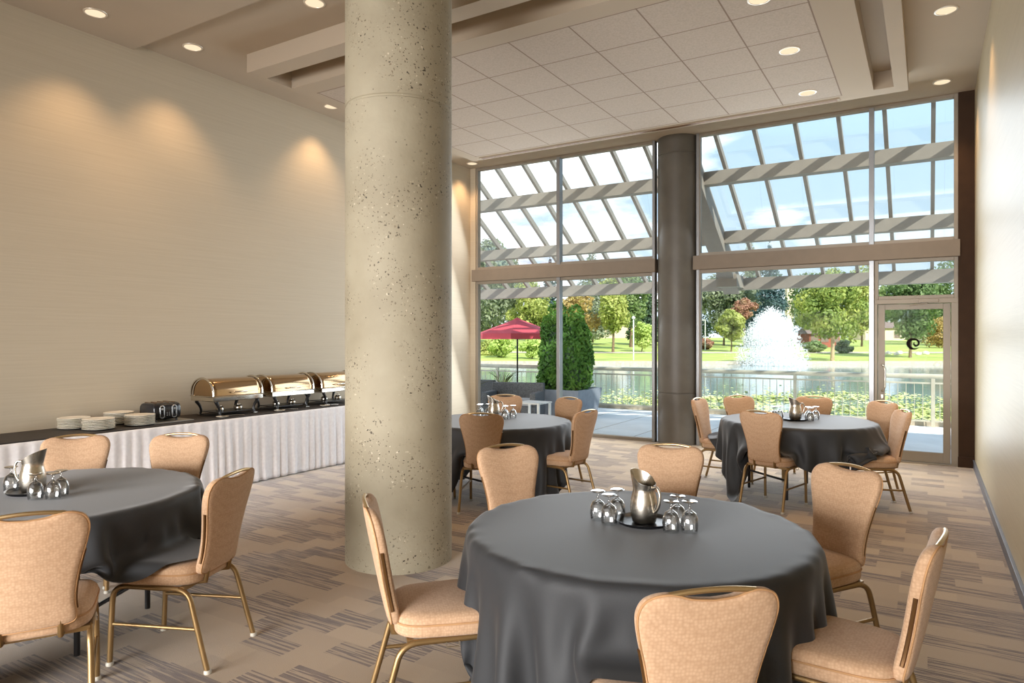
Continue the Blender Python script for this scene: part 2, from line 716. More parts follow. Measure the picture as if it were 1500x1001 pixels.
Y0, Y1 = YW - 0.04, YW + 0.05
def window(name, x0, x1, splits, low_x1=None):
    """frame, glass and mullions of one bay; transom beam from z 2.64 to 2.85"""
    root = thing(name, None, None, (0, 0, 0))
    root['kind'] = 'structure'
    mb = MB()
    lx1 = low_x1 if low_x1 is not None else x1
    rect_frame(mb, x0, x1, 2.85, ZC, 0.045, Y0, Y1)
    rect_frame(mb, x0, lx1, 0.0, 2.64, 0.05, Y0, Y1)
    f = mb.build('window_frame', 'frame_metal', root, bevel=0.004)
    for s in splits:
        m = MB()
        m.bb((s - 0.03, Y0 - 0.03, 2.85), (s + 0.03, Y1, ZC - 0.03))
        m.bb((s - 0.03, Y0 - 0.03, 0.03), (s + 0.03, Y1, 2.64))
        m.build('mullion', 'mullion_metal', root, bevel=0.004)
    g = MB()
    g.bb((x0 + 0.03, YW, 2.87), (x1 - 0.03, YW + 0.008, ZC - 0.02))
    g.bb((x0 + 0.03, YW, 0.03), (lx1 - 0.03, YW + 0.008, 2.62))
    g.build('window_pane', 'window_glass', root)
    MB().bb((x0 - 0.05, YW - 0.10, 2.64), (x1 + 0.02, YW + 0.10, 2.85)).build('transom_beam', 'transom_paint', root, bevel=0.006)
    return root

window('window_1', -6.99, -3.62, [-5.30])
window('window_2', -2.96, 0.33, [-0.634], -0.60)
# spandrel over the door between its head and the transom
root = thing('window_3', None, None)
root['kind'] = 'structure'
rect_frame(MB(), -0.60, 0.33, 2.12, 2.64, 0.045, Y0, Y1).build('window_frame', 'frame_metal', root, bevel=0.004)
MB().bb((-0.57, YW, 2.15), (0.30, YW + 0.008, 2.61)).build('window_pane', 'window_glass', root)

door = thing('door_1', None, None)
door['kind'] = 'structure'
mb = MB()
mb.bb((-0.60, Y0 - 0.02, 0.015), (-0.565, Y1, 2.06))
mb.bb((0.255, Y0 - 0.02, 0.015), (0.33, Y1, 2.06))
mb.bb((-0.60, Y0 - 0.02, 2.06), (0.33, Y1, 2.12))
mb.bb((-0.60, Y0 - 0.02, 0), (0.33, Y1 + 0.02, 0.015))
mb.build('door_frame', 'frame_metal', door, bevel=0.003)
mb = MB()
mb.bb((-0.56, YW - 0.025, 0.02), (-0.48, YW + 0.025, 2.055))
mb.bb((0.17, YW - 0.025, 0.02), (0.25, YW + 0.025, 2.055))
mb.bb((-0.48, YW - 0.025, 0.02), (0.17, YW + 0.025, 0.15))
mb.bb((-0.48, YW - 0.025, 1.985), (0.17, YW + 0.025, 2.055))
mb.build('door_leaf', 'frame_metal', door, bevel=0.003)
MB().bb((-0.485, YW - 0.004, 0.14), (0.175, YW + 0.004, 1.99)).build('door_pane', 'window_glass', door)
hp = [(-0.51, YW - 0.02, 0.92), (-0.51, YW - 0.06, 0.92), (-0.49, YW - 0.075, 0.935), (-0.475, YW - 0.075, 0.98),
      (-0.475, YW - 0.075, 1.20), (-0.49, YW - 0.075, 1.245), (-0.51, YW - 0.06, 1.26), (-0.51, YW - 0.02, 1.26)]
MB().tube(hp, 0.013, 10).build('door_handle', 'steel_brushed', door, smooth=50)
MB().bb((-0.525, YW - 0.034, 0.82), (-0.50, YW - 0.024, 0.87)).build('lock_plate', 'steel_brushed', door, bevel=0.002)
mb = MB()
mb.bb((-0.10, YW - 0.085, 2.07), (0.12, YW - 0.045, 2.115))
mb.tube([(0.0, YW - 0.07, 2.06), (-0.20, YW - 0.055, 2.035)], 0.008, 8)
mb.build('door_closer', 'frame_metal', door, bevel=0.003)
# round spiral emblem stuck on the pane
c0 = Vector((-0.163, YW - 0.010, 1.536))
outer = [(900, 672), (800, 770), (620, 820), (440, 790), (300, 660), (250, 520), (290, 390), (400, 290), (560, 250), (740, 270), (860, 350), (915, 480), (880, 580), (800, 650), (700, 670), (620, 620), (590, 540), (610, 480), (660, 440)]
inner = [(885, 695), (770, 735), (620, 740), (520, 680), (460, 590), (450, 500), (480, 420), (530, 380), (580, 365), (690, 365), (770, 400), (810, 480), (800, 540), (760, 580), (710, 575), (665, 545), (645, 510), (655, 475), (680, 450)]
outer, inner = smooth_curve(outer, 3), smooth_curve(inner, 3)
def emb(q):
    return c0.x + (q[0] - 570) * 0.000228, c0.z - (q[1] - 540) * 0.000265
mb = MB()
loops = []
for a, b in zip(outer, inner):
    hx, hz = emb(a)
    lx, lz = emb(b)
    loops.append([(hx, c0.y, hz), (lx, c0.y, lz), (lx, c0.y + 0.003, lz), (hx, c0.y + 0.003, hz)])
mb.loft(loops)
o = mb.build('emblem', 'decal_black', door)
o['label'] = 'round black swirl emblem on the glass'

# wall pieces beside the windows and above
struct('trim_4', MB().bb((XL, YW - 0.05, 0), (-6.99, YW + 0.12, ZC)), 'wall_fabric')
struct('trim_5', MB().bb((0.33, YW - 0.06, 0), (XR + 0.2, YW + 0.12, ZC)), 'brown_panel')
struct('baseboard_window', MB().bb((0.325, YW - 0.085, 0), (XR, YW - 0.06, 0.13)), 'brown_panel')
mb = MB()
mb.bb((XR - 0.016, YB, 0), (XR, YW - 0.06, 0.095))
mb.bb((XR - 0.022, YB, 0.095), (XR, YW - 0.06, 0.105))
struct('baseboard_right', mb, 'baseboard_grey', bevel=0.002)
struct('baseboard_left', MB().bb((XL, YB, 0), (XL + 0.016, YW - 0.06, 0.10)), 'baseboard_grey')
# building shell beyond the room, so the terrace gets its real shade
struct('wall_front', MB().bb((XR + 0.2, YW - 0.1, -0.1), (9.0, YW + 0.12, 5.0)), 'exterior_wall')
struct('roof', MB().bb((-9.5, YB - 0.2, 5.1), (9.0, YW + 0.12, 5.3)), 'exterior_wall')

# ---------------------------------------------------------------- columns
def column(name, label, c, r, mat, joints, h, seg=64):
    root = thing(name, label, 'column', (c[0], c[1], 0), kind='structure')
    prof = [(r, 0)]
    for j in joints:
        prof += [(r, j - 0.012), (r - 0.008, j - 0.006), (r - 0.008, j + 0.006), (r, j + 0.012)]
    prof.append((r, h))
    MB().lathe(prof, seg=seg).build('shaft', mat, root, smooth=30)
    return root

column('concrete_column', 'massive round exposed aggregate concrete column in the middle of the room', (-3.31, 3.85), 0.385, 'concrete', [3.26], ZC - 0.06, 96)
column('round_column', 'smooth dark grey round column standing between the two tall windows', (-3.29, 10.36), 0.31, 'concrete_dark', [0.78, 4.42], ZC)
col2 = MB()
for x in (-3.64, -2.95):
    col2.bb((x - 0.02, YW - 0.05, 0), (x + 0.02, YW + 0.06, ZC))
struct('trim_6', col2, 'mullion_metal')

# ================================================================== CEILING LAMPS
def downlight(x, y, z, label, first=[None]):
    if first[0] is None:
        root = thing('recessed_downlight', label, 'ceiling light', (x, y, z), group='recessed ceiling downlights')
        MB().lathe([(0.082, -0.003), (0.084, -0.008), (0.098, -0.006), (0.101, 0.0)], cap0=False, cap1=False).build('trim_ring', 'lamp_ring', root, smooth=50)
        MB().lathe([(0.001, -0.0015), (0.05, -0.002), (0.083, -0.004)], cap0=True, cap1=False).build('lens', 'lamp_lens', root)
        sp = bpy.data.lights.new('downlight_bulb', 'SPOT')
        sp.energy = DOWNLIGHT_W
        sp.color = (1.0, 0.64, 0.34)
        sp.spot_size = R(96)
        sp.spot_blend = 0.75
        sp.shadow_soft_size = 0.07
        so = bpy.data.objects.new('bulb', sp)
        so.location = (0, 0, -0.03)
        col.objects.link(so)
        so.parent = root
        first[0] = root
        return root
    return dup(first[0], (x, y, z), 0, label, 'recessed ceiling downlights')

ZN = ZC - 0.06
for x, y, z, lb in [
        (-6.60, 3.41, ZN, 'round recessed downlight over the left wall, nearest the top left corner'),
        (-6.64, 4.42, ZC, 'round recessed downlight over the left wall, second along from the top left corner'),
        (-4.81, 4.42, ZC, 'round recessed downlight in the smooth ceiling just left of the concrete column top'),
        (-6.76, 6.50, ZC, 'small far downlight close above the left wall beside the concrete column'),
        (-6.13, 9.60, ZC, 'far downlight at the end of the long ceiling slot'),
        (-6.84, 9.90, ZC, 'farthest downlight, in the corner over the left end of the window'),
        (-1.18, 7.285, ZI, 'middle downlight of the row set in the ceiling tiles'),
        (-1.20, 8.644, ZI, 'downlight in the ceiling tiles nearest the tall windows'),
        (-1.22, 6.05, ZI, 'downlight in the ceiling tiles cut by the top edge of the picture'),
        (0.15, 7.60, ZC, 'downlight in the strip along the right wall, nearer one'),
        (0.15, 9.69, ZC, 'downlight in the strip along the right wall, right above the glass door')]:
    downlight(x, y, z, lb)

# ================================================================== CHAIRS
def make_chair(label):
    root = thing('banquet_chair', label, 'chair', (0, 0, 0), group='tan banquet chairs')
    # seat
    def outline(s, z, crown=0.0):
        lp = []
        for j in range(48):
            a = 2 * PI * j / 48
            ca, sa = math.cos(a), math.sin(a)
            ex = 2 / 4.2
            x = abs(ca) ** ex * (1 if ca > 0 else -1)
            y = abs(sa) ** ex * (1 if sa > 0 else -1)
            hw = 0.214 + 0.012 * y
            lp.append((x * hw * s, 0.02 + y * 0.225 * s, z))
        return lp
    loops = [outline(0.94, 0.402), outline(0.985, 0.408), outline(1.0, 0.422), outline(1.0, 0.445), outline(0.992, 0.455), outline(1.0, 0.462),
             outline(0.985, 0.476), outline(0.93, 0.488), outline(0.80, 0.496), outline(0.5, 0.501), outline(0.1, 0.502)]
    MB().loft(loops).build('seat', 'chair_fabric', root, smooth=60)
    MB().tube(outline(1.004, 0.455), 0.004, 6, closed=True).build('seat_piping', 'chair_piping', root, smooth=60)
    # backrest
    half = smooth_curve([(0.0, .442), (.10, .442), (.145, .450), (.157, .475), (.152, .54), (.158, .62), (.176, .71), (.196, .79), (.205, .842),
                         (.202, .874), (.188, .900), (.164, .914), (.135, .920), (.105, .918), (.060, .906), (0.0, .901)], 4)
    pts = [(p[0], p[1]) for p in half] + [(-p[0], p[1]) for p in half[-2:0:-1]]
    cz = 0.69
    def yb(x, z):
        return -0.232 - 0.20 * (z - 0.45) + 0.5 * x * x - 0.03 * max(0, (z - .75)) ** 1.0
    def lay(s, off, outl=None):
        lp = []
        for x, z in pts:
            X = x * s
            Z = cz + (z - cz) * s
            lp.append((X, yb(X, Z) + off, Z))
        return lp
    loops = [lay(.02, -.004), lay(.5, -.003), lay(.85, 0.0), lay(.96, .002), lay(.99, .008), lay(1.0, .018), lay(1.0, .028), lay(.985, .038), lay(.94, .046), lay(.8, .052), lay(.5, .056), lay(.02, .057)]
    loops = [lp[::-1] for lp in loops]
    MB().loft(loops).build('backrest', 'chair_fabric', root, smooth=60)
    MB().tube(lay(.993, .008), 0.0035, 6, closed=True).build('back_piping', 'chair_piping', root, smooth=60)
    # top grab bar bridging the dip
    gp = []
    for i in range(17):
        t = -1 + 2 * i / 16
        x = 0.125 * t
        z = 0.9165 + 0.012 * (1 - t * t)
        gp.append((x, yb(x, z) + 0.014, z))
    MB().tube(gp, 0.0085, 8).build('grab_bar', 'handle_brass', root, smooth=50)
    # bronze channel in each side edge
    for sgn in (-1, 1):
        p_ = [(x * sgn, yb(x, z) + 0.021, z) for x, z in [(q[0] * 1.0, q[1]) for q in half] if .49 < z < .76 and x > .1]
        MB().tube(p_, 0.0075, 6).build('side_channel', 'trim_bronze', root, smooth=50)
    # legs
    for sgn in (-1, 1):
        fx = 0.205 * sgn
        pth = [(fx, .238, 0.006), (fx, .232, .15), (fx * .985, .226, .30)] + bez((fx * .98, .224, .33), (fx * .97, .22, .39), (fx * .96, .15, .39), 6)
        lg = MB().tube(pth, 0.0135, 8).build('leg', 'brass_brown', root, smooth=50)
        MB().lathe([(0.017, 0), (0.018, .004), (.017, .014), (.014, .018)], (fx, .238, 0), 14).build('glide', 'glide', lg, smooth=50)
        rx = 0.212 * sgn
        pth = [(rx, -.285, 0.006), (rx * .985, -.252, .12), (rx * .965, -.205, .29)] + bez((rx * .955, -.192, .335), (rx * .94, -.172, .39), (rx * .94, -.10, .39), 6)
        lg = MB().tube(pth, 0.0135, 8).build('leg', 'brass_brown', root, smooth=50)
        MB().lathe([(0.017, 0), (0.018, .004), (.017, .014), (.014, .018)], (rx, -.285, 0), 14).build('glide', 'glide', lg, smooth=50)
        MB().tube([(fx * .99, .229, .205), (rx * .975, -.228, .205)], 0.009, 8).build('stretcher', 'brass_brown', root, smooth=50)
    mb = MB()
    for sgn in (-1, 1):
        mb.tube([(.197 * sgn, .16, .39), (.199 * sgn, -.13, .39)], 0.0135, 8)
    mb.bb((-.197, .13, .382), (.197, .155, .402))
    mb.bb((-.199, -.155, .382), (.199, -.13, .402))
    # brackets carrying the backrest
    for sgn in (-1, 1):
        mb.tube([(.10 * sgn, -.14, .392), (.10 * sgn, -.205, .40), (.10 * sgn, -.218, .47)], 0.012, 8)
    mb.build('seat_frame', 'brass_brown', root, smooth=50)
    clip = [(.21, .05, .385), (.215, .05, .365), (.215, .0, .365), (.21, .0, .385)]
    MB().tube(clip, 0.003, 6).build('link_clip', 'steel_brushed', root, smooth=50)
    return root

TABLES = dict(F=(-1.114, 2.913), R=(-1.161, 7.64), L=(-4.116, 1.888), M=(-3.82, 6.0))
CORNER = dict(F=R(243), R=R(228), L=R(28), M=R(72))
CHAIRS = [
    ('F', -1.796, 2.354, 45, 'tan banquet chair seen side-on in front of the base of the concrete column'),
    ('F', -2.029, 3.505, 325, 'tan banquet chair at the nearest table, on its far side next to the concrete column'),
    ('F', -1.333, 3.941, 282, 'tan banquet chair standing straight behind the steel pitcher of the nearest table'),
    ('F', -0.521, 3.775, 237, 'tan banquet chair at the right rear of the nearest table, before open carpet'),
    ('F', -0.266, 2.804, 174, 'tan banquet chair seen edge-on, closest to the right wall at the nearest table'),
    ('F', -0.697, 2.088, 131, 'tan banquet chair with its back to us, front and centre at the nearest table'),
    ('L', -3.23, 1.433, 150, 'pale tan banquet chair with its back to us, cut by left picture edge'),
    ('L', -3.286, 2.119, 203, 'tan banquet chair side-on with all its brass legs in view, right of the left table'),
    ('L', -4.811, 2.336, 329, 'tan banquet chair behind the pitcher of the left table, below the plate stacks'),
    ('L', -4.362, 2.66, 301, 'tan banquet chair against the white skirt, below and right of the toaster'),
    ('M', -3.58, 5.43, 113, 'tan banquet chair with its back to us beside the concrete column, middle table'),
    ('M', -3.049, 5.929, 174, 'tan banquet chair seen from the side at the right of the middle table'),
    ('M', -3.603, 6.76, 251, 'tan banquet chair in front of the clipped cedars outside the window'),
    ('M', -4.193, 6.718, 299, 'tan banquet chair half hidden behind the glasses and pitcher of the middle table'),
    ('M', -4.356, 5.55, 40, 'tan banquet chair mostly hidden by the concrete column, only its legs showing'),
    ('R', -1.93, 7.70, 355, 'tan banquet chair side-on right next to the smooth dark column'),
    ('R', -1.696, 8.121, 319, 'tan banquet chair facing us before the railing, left behind the far right table'),
    ('R', -1.159, 8.38, 266, 'tan banquet chair half hidden behind the pitcher of the far right table'),
    ('R', -0.614, 8.189, 225, 'tan banquet chair standing in front of the glass door frame'),
    ('R', -0.471, 7.363, 200, 'tan banquet chair seen from behind, right end of far table by the door'),
    ('R', -1.263, 6.95, 75, 'tan banquet chair with its back to us in front of the far right table'),
]
chair0 = None
for i, (tb, x, y, h, lb) in enumerate(CHAIRS):
    rz = R(h - 90)
    if chair0 is None:
        chair0 = make_chair(lb)
        chair0.location = (x, y, 0)
        chair0.rotation_euler = (0, 0, rz)
    else:
        dup(chair0, (x, y, 0), rz, lb)

# ================================================================== ROUND TABLES
def drape(center, corner_az, half=1.10, n=58, top=0.756, rad=0.766, steps=230, chairs=()):
    """lay a square cloth over a round table and let it settle on table, chair seats and floor"""
    q = np.linspace(-half, half, n)
    gx, gy = np.meshgrid(q, q, indexing='ij')
    a = corner_az - PI / 4
    X = np.zeros((n, n, 3))
    X[..., 0] = gx * math.cos(a) - gy * math.sin(a)
    X[..., 1] = gx * math.sin(a) + gy * math.cos(a)
    X[..., 2] = top + 0.004
    r_ = np.random.default_rng(int(abs(center[0]) * 1000))
    ph = r_.uniform(0, 2 * PI, 6)
    rr0 = np.hypot(X[..., 0], X[..., 1])
    th0 = np.arctan2(X[..., 1], X[..., 0])
    wig = sum(np.sin(th0 * kk + ph[i]) for i, kk in enumerate((7, 9, 11, 13, 5, 16)))
    X[..., 2] += np.where(rr0 > rad, 0.010 * wig * (rr0 - rad) / 0.3, 0)
    V = np.zeros_like(X)
    d0 = q[1] - q[0]
    seats = [(cx - center[0], cy_ - center[1], math.cos(hd), math.sin(hd)) for cx, cy_, hd in chairs]
    cons = []
    for di, dj, st in ((1, 0, 1.0), (0, 1, 1.0), (1, 1, 0.22), (1, -1, 0.22), (2, 0, 0.14), (0, 2, 0.14)):
        Ld = d0 * math.hypot(di, dj)
        for par in range(2 * max(di, abs(dj), 1)):
            I, J = np.meshgrid(np.arange(n), np.arange(n), indexing='ij')
            I2, J2 = I + di, J + dj
            ok = (I2 < n) & (J2 < n) & (J2 >= 0)
            m_ = max(di, abs(dj))
            key = (I // max(di, 1)) if di else (J // abs(dj))
            ok &= (key % 2 == par) if par < 2 else False
            if not ok.any():
                continue
            cons.append((I[ok] * n + J[ok], I2[ok] * n + J2[ok], Ld, st))
    F_ = X.reshape(-1, 3)
    Vf = V.reshape(-1, 3)
    dt = 1 / 60
    def collide(P_):
        rr = np.hypot(P_[:, 0], P_[:, 1]) + 1e-9
        ins = (rr < rad) & (P_[:, 2] < top)
        up = ins & ((P_[:, 2] > top - 0.05) | (rr < rad - 0.08))
        P_[up, 2] = top
        sd = ins & ~up & (P_[:, 2] > top - 0.06)
        P_[sd, :2] *= (rad / rr[sd])[:, None]
        # the rim is rounded, the cloth cannot go inside under it by more than a little
        ins2 = (rr < rad - 0.16) & (P_[:, 2] < top - 0.03)
        P_[ins2, :2] *= ((rad - 0.16) / rr[ins2])[:, None]
        for sx_, sy_, ch_, sh_ in seats:                      # lie on the seats pushed under the table
            dx = P_[:, 0] - sx_
            dy = P_[:, 1] - sy_
            lf = dx * ch_ + dy * sh_
            ls = -dx * sh_ + dy * ch_
            on = (np.abs(ls) < 0.225) & (lf > -0.19) & (lf < 0.255) & (P_[:, 2] > 0.40) & (P_[:, 2] < 0.512)
            P_[on, 2] = 0.512
        np.maximum(P_[:, 2], 0.006, out=P_[:, 2])
    for it in range(steps):
        Vf *= 0.975 if it < steps - 90 else 0.92
        Vf[:, 2] -= 9.8 * dt
        Pn = F_ + Vf * dt
        for _ in range(7):
            for ia, ib, Ld, st in cons:
                dvec = Pn[ib] - Pn[ia]
                ln = np.sqrt((dvec * dvec).sum(1)) + 1e-9
                cmag = (ln - Ld) / ln * 0.5 * st
                dv = dvec * cmag[:, None]
                Pn[ia] += dv
                Pn[ib] -= dv
            collide(Pn)
        fr_ = (np.hypot(Pn[:, 0], Pn[:, 1]) < rad) & (Pn[:, 2] < top + 0.004)
        Pn[fr_, :2] = F_[fr_, :2] + (Pn[fr_, :2] - F_[fr_, :2]) * 0.25
        Vf = (Pn - F_) / dt
        sp_ = np.sqrt((Vf * Vf).sum(1))
        cl = sp_ > 3.0
        Vf[cl] *= (3.0 / sp_[cl])[:, None]
        F_ = Pn
    fs = [(i * n + j, (i + 1) * n + j, (i + 1) * n + j + 1, i * n + j + 1) for i in range(n - 1) for j in range(n - 1)]
    return F_, fs

TL = dict(F=('folding banquet table hidden under the cloth nearest to us', 'dark grey square tablecloth falling in folds over the nearest round table'),
          R=('folding banquet table under black cloth near the glass door', 'dark tablecloth on the far right table, one corner touching the carpet'),
          L=('folding banquet table at the left, under cloth in front of the buffet', 'dark grey tablecloth on the left table with a straight slanting hem'),
          M=('folding banquet table under black cloth right behind the concrete column', 'black tablecloth on the middle table behind the concrete column'))
ktab = None
for kx, c in TABLES.items():
    if ktab is None:
        ktab = thing('round_table', TL[kx][0], 'table', (c[0], c[1], 0), CORNER[kx], 'round banquet tables')
        MB().lathe([(0.715, .712), (0.725, .716), (.728, .725), (.728, .738), (.723, .746), (.69, .748)], seg=64).build('tabletop', 'table_wood', ktab, smooth=40)
        for sx_ in (-1, 1):
            for sy_ in (-1, 1):
                MB().tube([(.36 * sx_, .30 * sy_, .71), (.37 * sx_, .30 * sy_, .35), (.37 * sx_, .30 * sy_, 0.012)], 0.015, 10).build('leg', 'black_steel', ktab, smooth=50)
            MB().tube([(.37 * sx_, -.30, .20), (.37 * sx_, .30, .20)], 0.011, 8).build('stretcher', 'black_steel', ktab, smooth=50)
    else:
        dup(ktab, (c[0], c[1], 0), CORNER[kx], TL[kx][0], 'round banquet tables')
    vsx, fsx = drape(c, CORNER[kx], chairs=[(x, y, R(h)) for i, (tb, x, y, h, lb) in enumerate(CHAIRS) if tb == kx and i not in (0, 4, 11)])
    mb = MB()
    mb.v = [tuple(p) for p in vsx]
    mb.f = fsx
    o = mb.build('tablecloth', 'black_linen', smooth=180, sub=1)
    o.location = (c[0], c[1], 0)
    tag(o, TL[kx][1], 'tablecloth', 'dark tablecloths on the round tables')

# ---------------------------------------------------------------- pitcher, tray, goblets
ZT = 0.7595
def make_tray(label):
    t = thing('serving_tray', label, 'tray', group='round black trays')
    MB().lathe([(.001, .002), (.105, .002), (.112, .004), (.128, .016), (.131, .016), (.116, .0), (.0, .0)][::-1], seg=40, cap0=False, cap1=False).build('tray_dish', 'plastic_black', t, smooth=40)
    return t

def make_pitcher(label):
    t = thing('water_pitcher', label, 'pitcher', group='steel water pitchers')
    # spout towards -X
    def fn(p, a):
        z = p.z
        k_ = max(0.0, (z - 0.148) / 0.042)
        if k_ > 0:
            s = (max(0.0, .35 + math.cos(a - PI)) / 1.35) ** 1.1
            out = 1 + 0.30 * k_ * s
            back = max(0.0, math.cos(a))
            z2 = z + 0.044 * k_ * s - 0.018 * k_ * back
            return Vector((p.x * out, p.y * (1 + 0.0 * k_), z2))
        return p
    prof = [(.001, .0), (.048, .0), (.054, .004), (.060, .03), (.0635, .065), (.061, .10), (.053, .13), (.0495, .148), (.051, .160), (.053, .175), (.055, .190),
            (.0525, .190), (.050, .172), (.046, .148), (.050, .13), (.056, .10), (.057, .03), (.001, .012)]
    MB().lathe(prof, seg=40, cap0=False, cap1=False, fn=fn).build('body', 'steel_brushed', t, smooth=60)
    hp = smooth_curve([(.047, 0, .158), (.075, 0, .168), (.092, 0, .145), (.094, 0, .11), (.083, 0, .075), (.062, 0, .052)], 4)
    MB().tube([tuple(p) for p in hp], .0062, 8).build('handle', 'steel_brushed', t, smooth=60)
    return t

def make_goblet(label):
    t = thing('goblet', label, 'glass', group='upturned goblets')
    # stands upside down on its rim
    prof = [(.033, .0), (.0345, .004), (.038, .035), (.036, .062), (.026, .084), (.010, .095), (.005, .104), (.0045, .118), (.008, .126), (.030, .131), (.033, .134), (.030, .136), (.002, .135)]
    inner = [(.031, .0), (.0325, .004), (.0355, .035), (.0335, .060), (.024, .080), (.002, .088)]
    mb = MB()
    mb.lathe(prof, seg=24, cap0=False, cap1=True)
    mb.lathe(inner, seg=24, cap0=False, cap1=True)
    mb.build('bowl', 'goblet_glass', t, smooth=60)
    return t

tray0 = pit0 = gob0 = None
SETS = {
    'F': dict(tray=(-1.110, 2.990), rot=R(-22), gl=[(-1.310, 2.925), (-1.235, 2.880), (-1.245, 3.000)], gr=[(-0.955, 2.905), (-0.962, 3.020), (-0.885, 2.945)], n='nearest table'),
    'R': dict(tray=(-1.175, 7.60), rot=R(31), gl=[(-1.33, 7.62), (-1.37, 7.54)], gr=[(-1.06, 7.69), (-1.00, 7.77), (-1.03, 7.60)], n='far right table'),
    'M': dict(tray=(-3.96, 6.14), rot=R(31), gl=[(-4.12, 6.10), (-4.16, 6.18), (-4.08, 6.22)], gr=[(-3.83, 6.16), (-3.77, 6.22), (-3.79, 6.09)], n='middle table'),
    'L': dict(tray=(-4.20, 1.84), rot=R(215), gl=[(-4.33, 1.79), (-4.36, 1.90)], gr=[(-4.00, 1.765), (-3.935, 1.82), (-3.98, 1.88)], n='left table'),
}
SIDEW = {0: ('column side of', 'door side of')}
for kx, s in SETS.items():
    lt = 'round black tray under the pitcher on the ' + s['n']
    lp_ = 'brushed steel water pitcher on the ' + s['n']
    p = s['tray']
    if tray0 is None:
        tray0 = make_tray(lt)
        tray0.location = (p[0], p[1], ZT)
        pit0 = make_pitcher(lp_)
        pit0.location = (p[0], p[1], ZT + .004)
        pit0.rotation_euler = (0, 0, s['rot'])
    else:
        dup(tray0, (p[0], p[1], ZT), 0, lt)
        dup(pit0, (p[0], p[1], ZT + .004), s['rot'], lp_)
    for gi, (key, sd) in enumerate((('gl', 'left'), ('gr', 'right'))):
        order = sorted(s[key], key=lambda q: Vector((q[0], q[1], 0)).dot(FW))
        for r_i, q in enumerate(order):
            nm = ['frontmost', 'second', 'rearmost'][r_i] if len(order) == 3 else ['front', 'rear'][r_i]
            lg = '%s upturned goblet of the cluster just %s of the pitcher on the %s' % (nm, sd, s['n'])
            if gob0 is None:
                gob0 = make_goblet(lg)
                gob0.location = (q[0], q[1], ZT)
            else:
                dup(gob0, (q[0], q[1], ZT), 0, lg)

# ================================================================== BUFFET
BX0, BX1 = -7.07, -6.42
BY0, BY1 = 1.2, 7.7
bt = thing('buffet_table', 'long narrow buffet table standing along the left wall', 'table', (0, 0, 0))
MB().bb((BX0 + .02, BY0, .72), (BX1 - .015, BY1, .748)).build('tabletop', 'table_wood', bt)
for y in (BY0 + .2, (BY0 + BY1) / 2, BY1 - .2):
    for x in (BX0 + .1, BX1 - .12):
        MB().tube([(x, y, .72), (x, y, .0)], .014, 8).build('leg', 'black_steel', bt)
# black top cloth with a short fall
mb = MB()
mb.bb((BX0, BY0 - .005, .7485), (BX1, BY1 + .005, .755))
mb.bb((BX1 - .001, BY0 - .005, .735), (BX1 + .004, BY1 + .005, .755))
tag(mb.build('buffet_cloth', 'buffet_linen', bevel=.002), 'black cloth covering the top of the long buffet', 'tablecloth')
# white pleated skirt
ys = np.arange(BY0, BY1, 0.012)
prng = np.random.default_rng(3)
wv_ = np.interp(ys, np.arange(BY0 - .2, BY1 + .3, .15), prng.uniform(.45, 1.5, len(np.arange(BY0 - .2, BY1 + .3, .15))))
phs = np.cumsum(wv_) * 0.012 * 2 * PI / 0.12
rows = []
for z in (.742, .73, .70, .60, .45, .30, .15, .05, .012):
    f = (.742 - z) / .73
    am = 0.003 + 0.013 * f ** 0.6 * np.interp(ys, np.arange(BY0 - .2, BY1 + .3, .22), prng.uniform(.35, 1.3, len(np.arange(BY0 - .2, BY1 + .3, .22))))
    lowf = np.sin(ys * 3.1) * 0.006 * f
    xx = BX1 + .008 + am * (1 + np.sin(phs)) * 0.8 + lowf + .010 * f + 0.004 * np.sin(phs * 2.3 + 1) * f
    rows.append([(float(a), float(b), z) for a, b in zip(xx, ys)])
rows[0] = [(BX1 + .006, float(b), .742) for b in ys]
mb = MB().loft(rows, False, False, closed=False)
tag(mb.build('table_skirt', 'white_skirt', smooth=180, solid=.002), 'white pleated skirt hanging down the front of the buffet to the carpet', 'table skirt')

ZB = .7555
# plates
pl0 = None
STK = [((-6.60, 3.44), 7, 'front stack left of the toaster, in front of the long stack by the wall'),
       ((-6.60, 3.83), 7, 'stack right beside the toaster'),
       ((-6.88, 3.36), 7, 'stack farthest left against the wall'),
       ((-6.88, 3.78), 8, 'stack at the back, between the other stacks and the toaster')]
STN = ['front left plate stack', 'plate stack beside the toaster', 'leftmost plate stack by the wall', 'back plate stack against the wall']
ORD = ['lowest', 'second lowest', 'third lowest', 'fourth lowest', 'fifth lowest', 'sixth lowest', 'seventh lowest', 'eighth lowest']
for si, (c, n, _) in enumerate(STK):
    for i in range(n):
        nm = 'topmost' if i == n - 1 else ORD[i]
        lb = '%s white plate of the %s' % (nm, STN[si])
        lc = (c[0] + prng.uniform(-.002, .002), c[1] + prng.uniform(-.002, .002), ZB + i * .0145)
        if pl0 is None:
            pl0 = MB().lathe([(.001, .003), (.075, .003), (.088, .006), (.132, .0145), (.136, .0175), (.135, .0195), (.128, .018), (.086, .0105), (.001, .008)][::-1],
                             seg=40, cap0=False, cap1=False).build('plate', 'china', smooth=45)
            tag(pl0, lb, 'plate', 'stacked white plates')
            pl0.location = lc
        else:
            dup(pl0, lc, 0, lb)

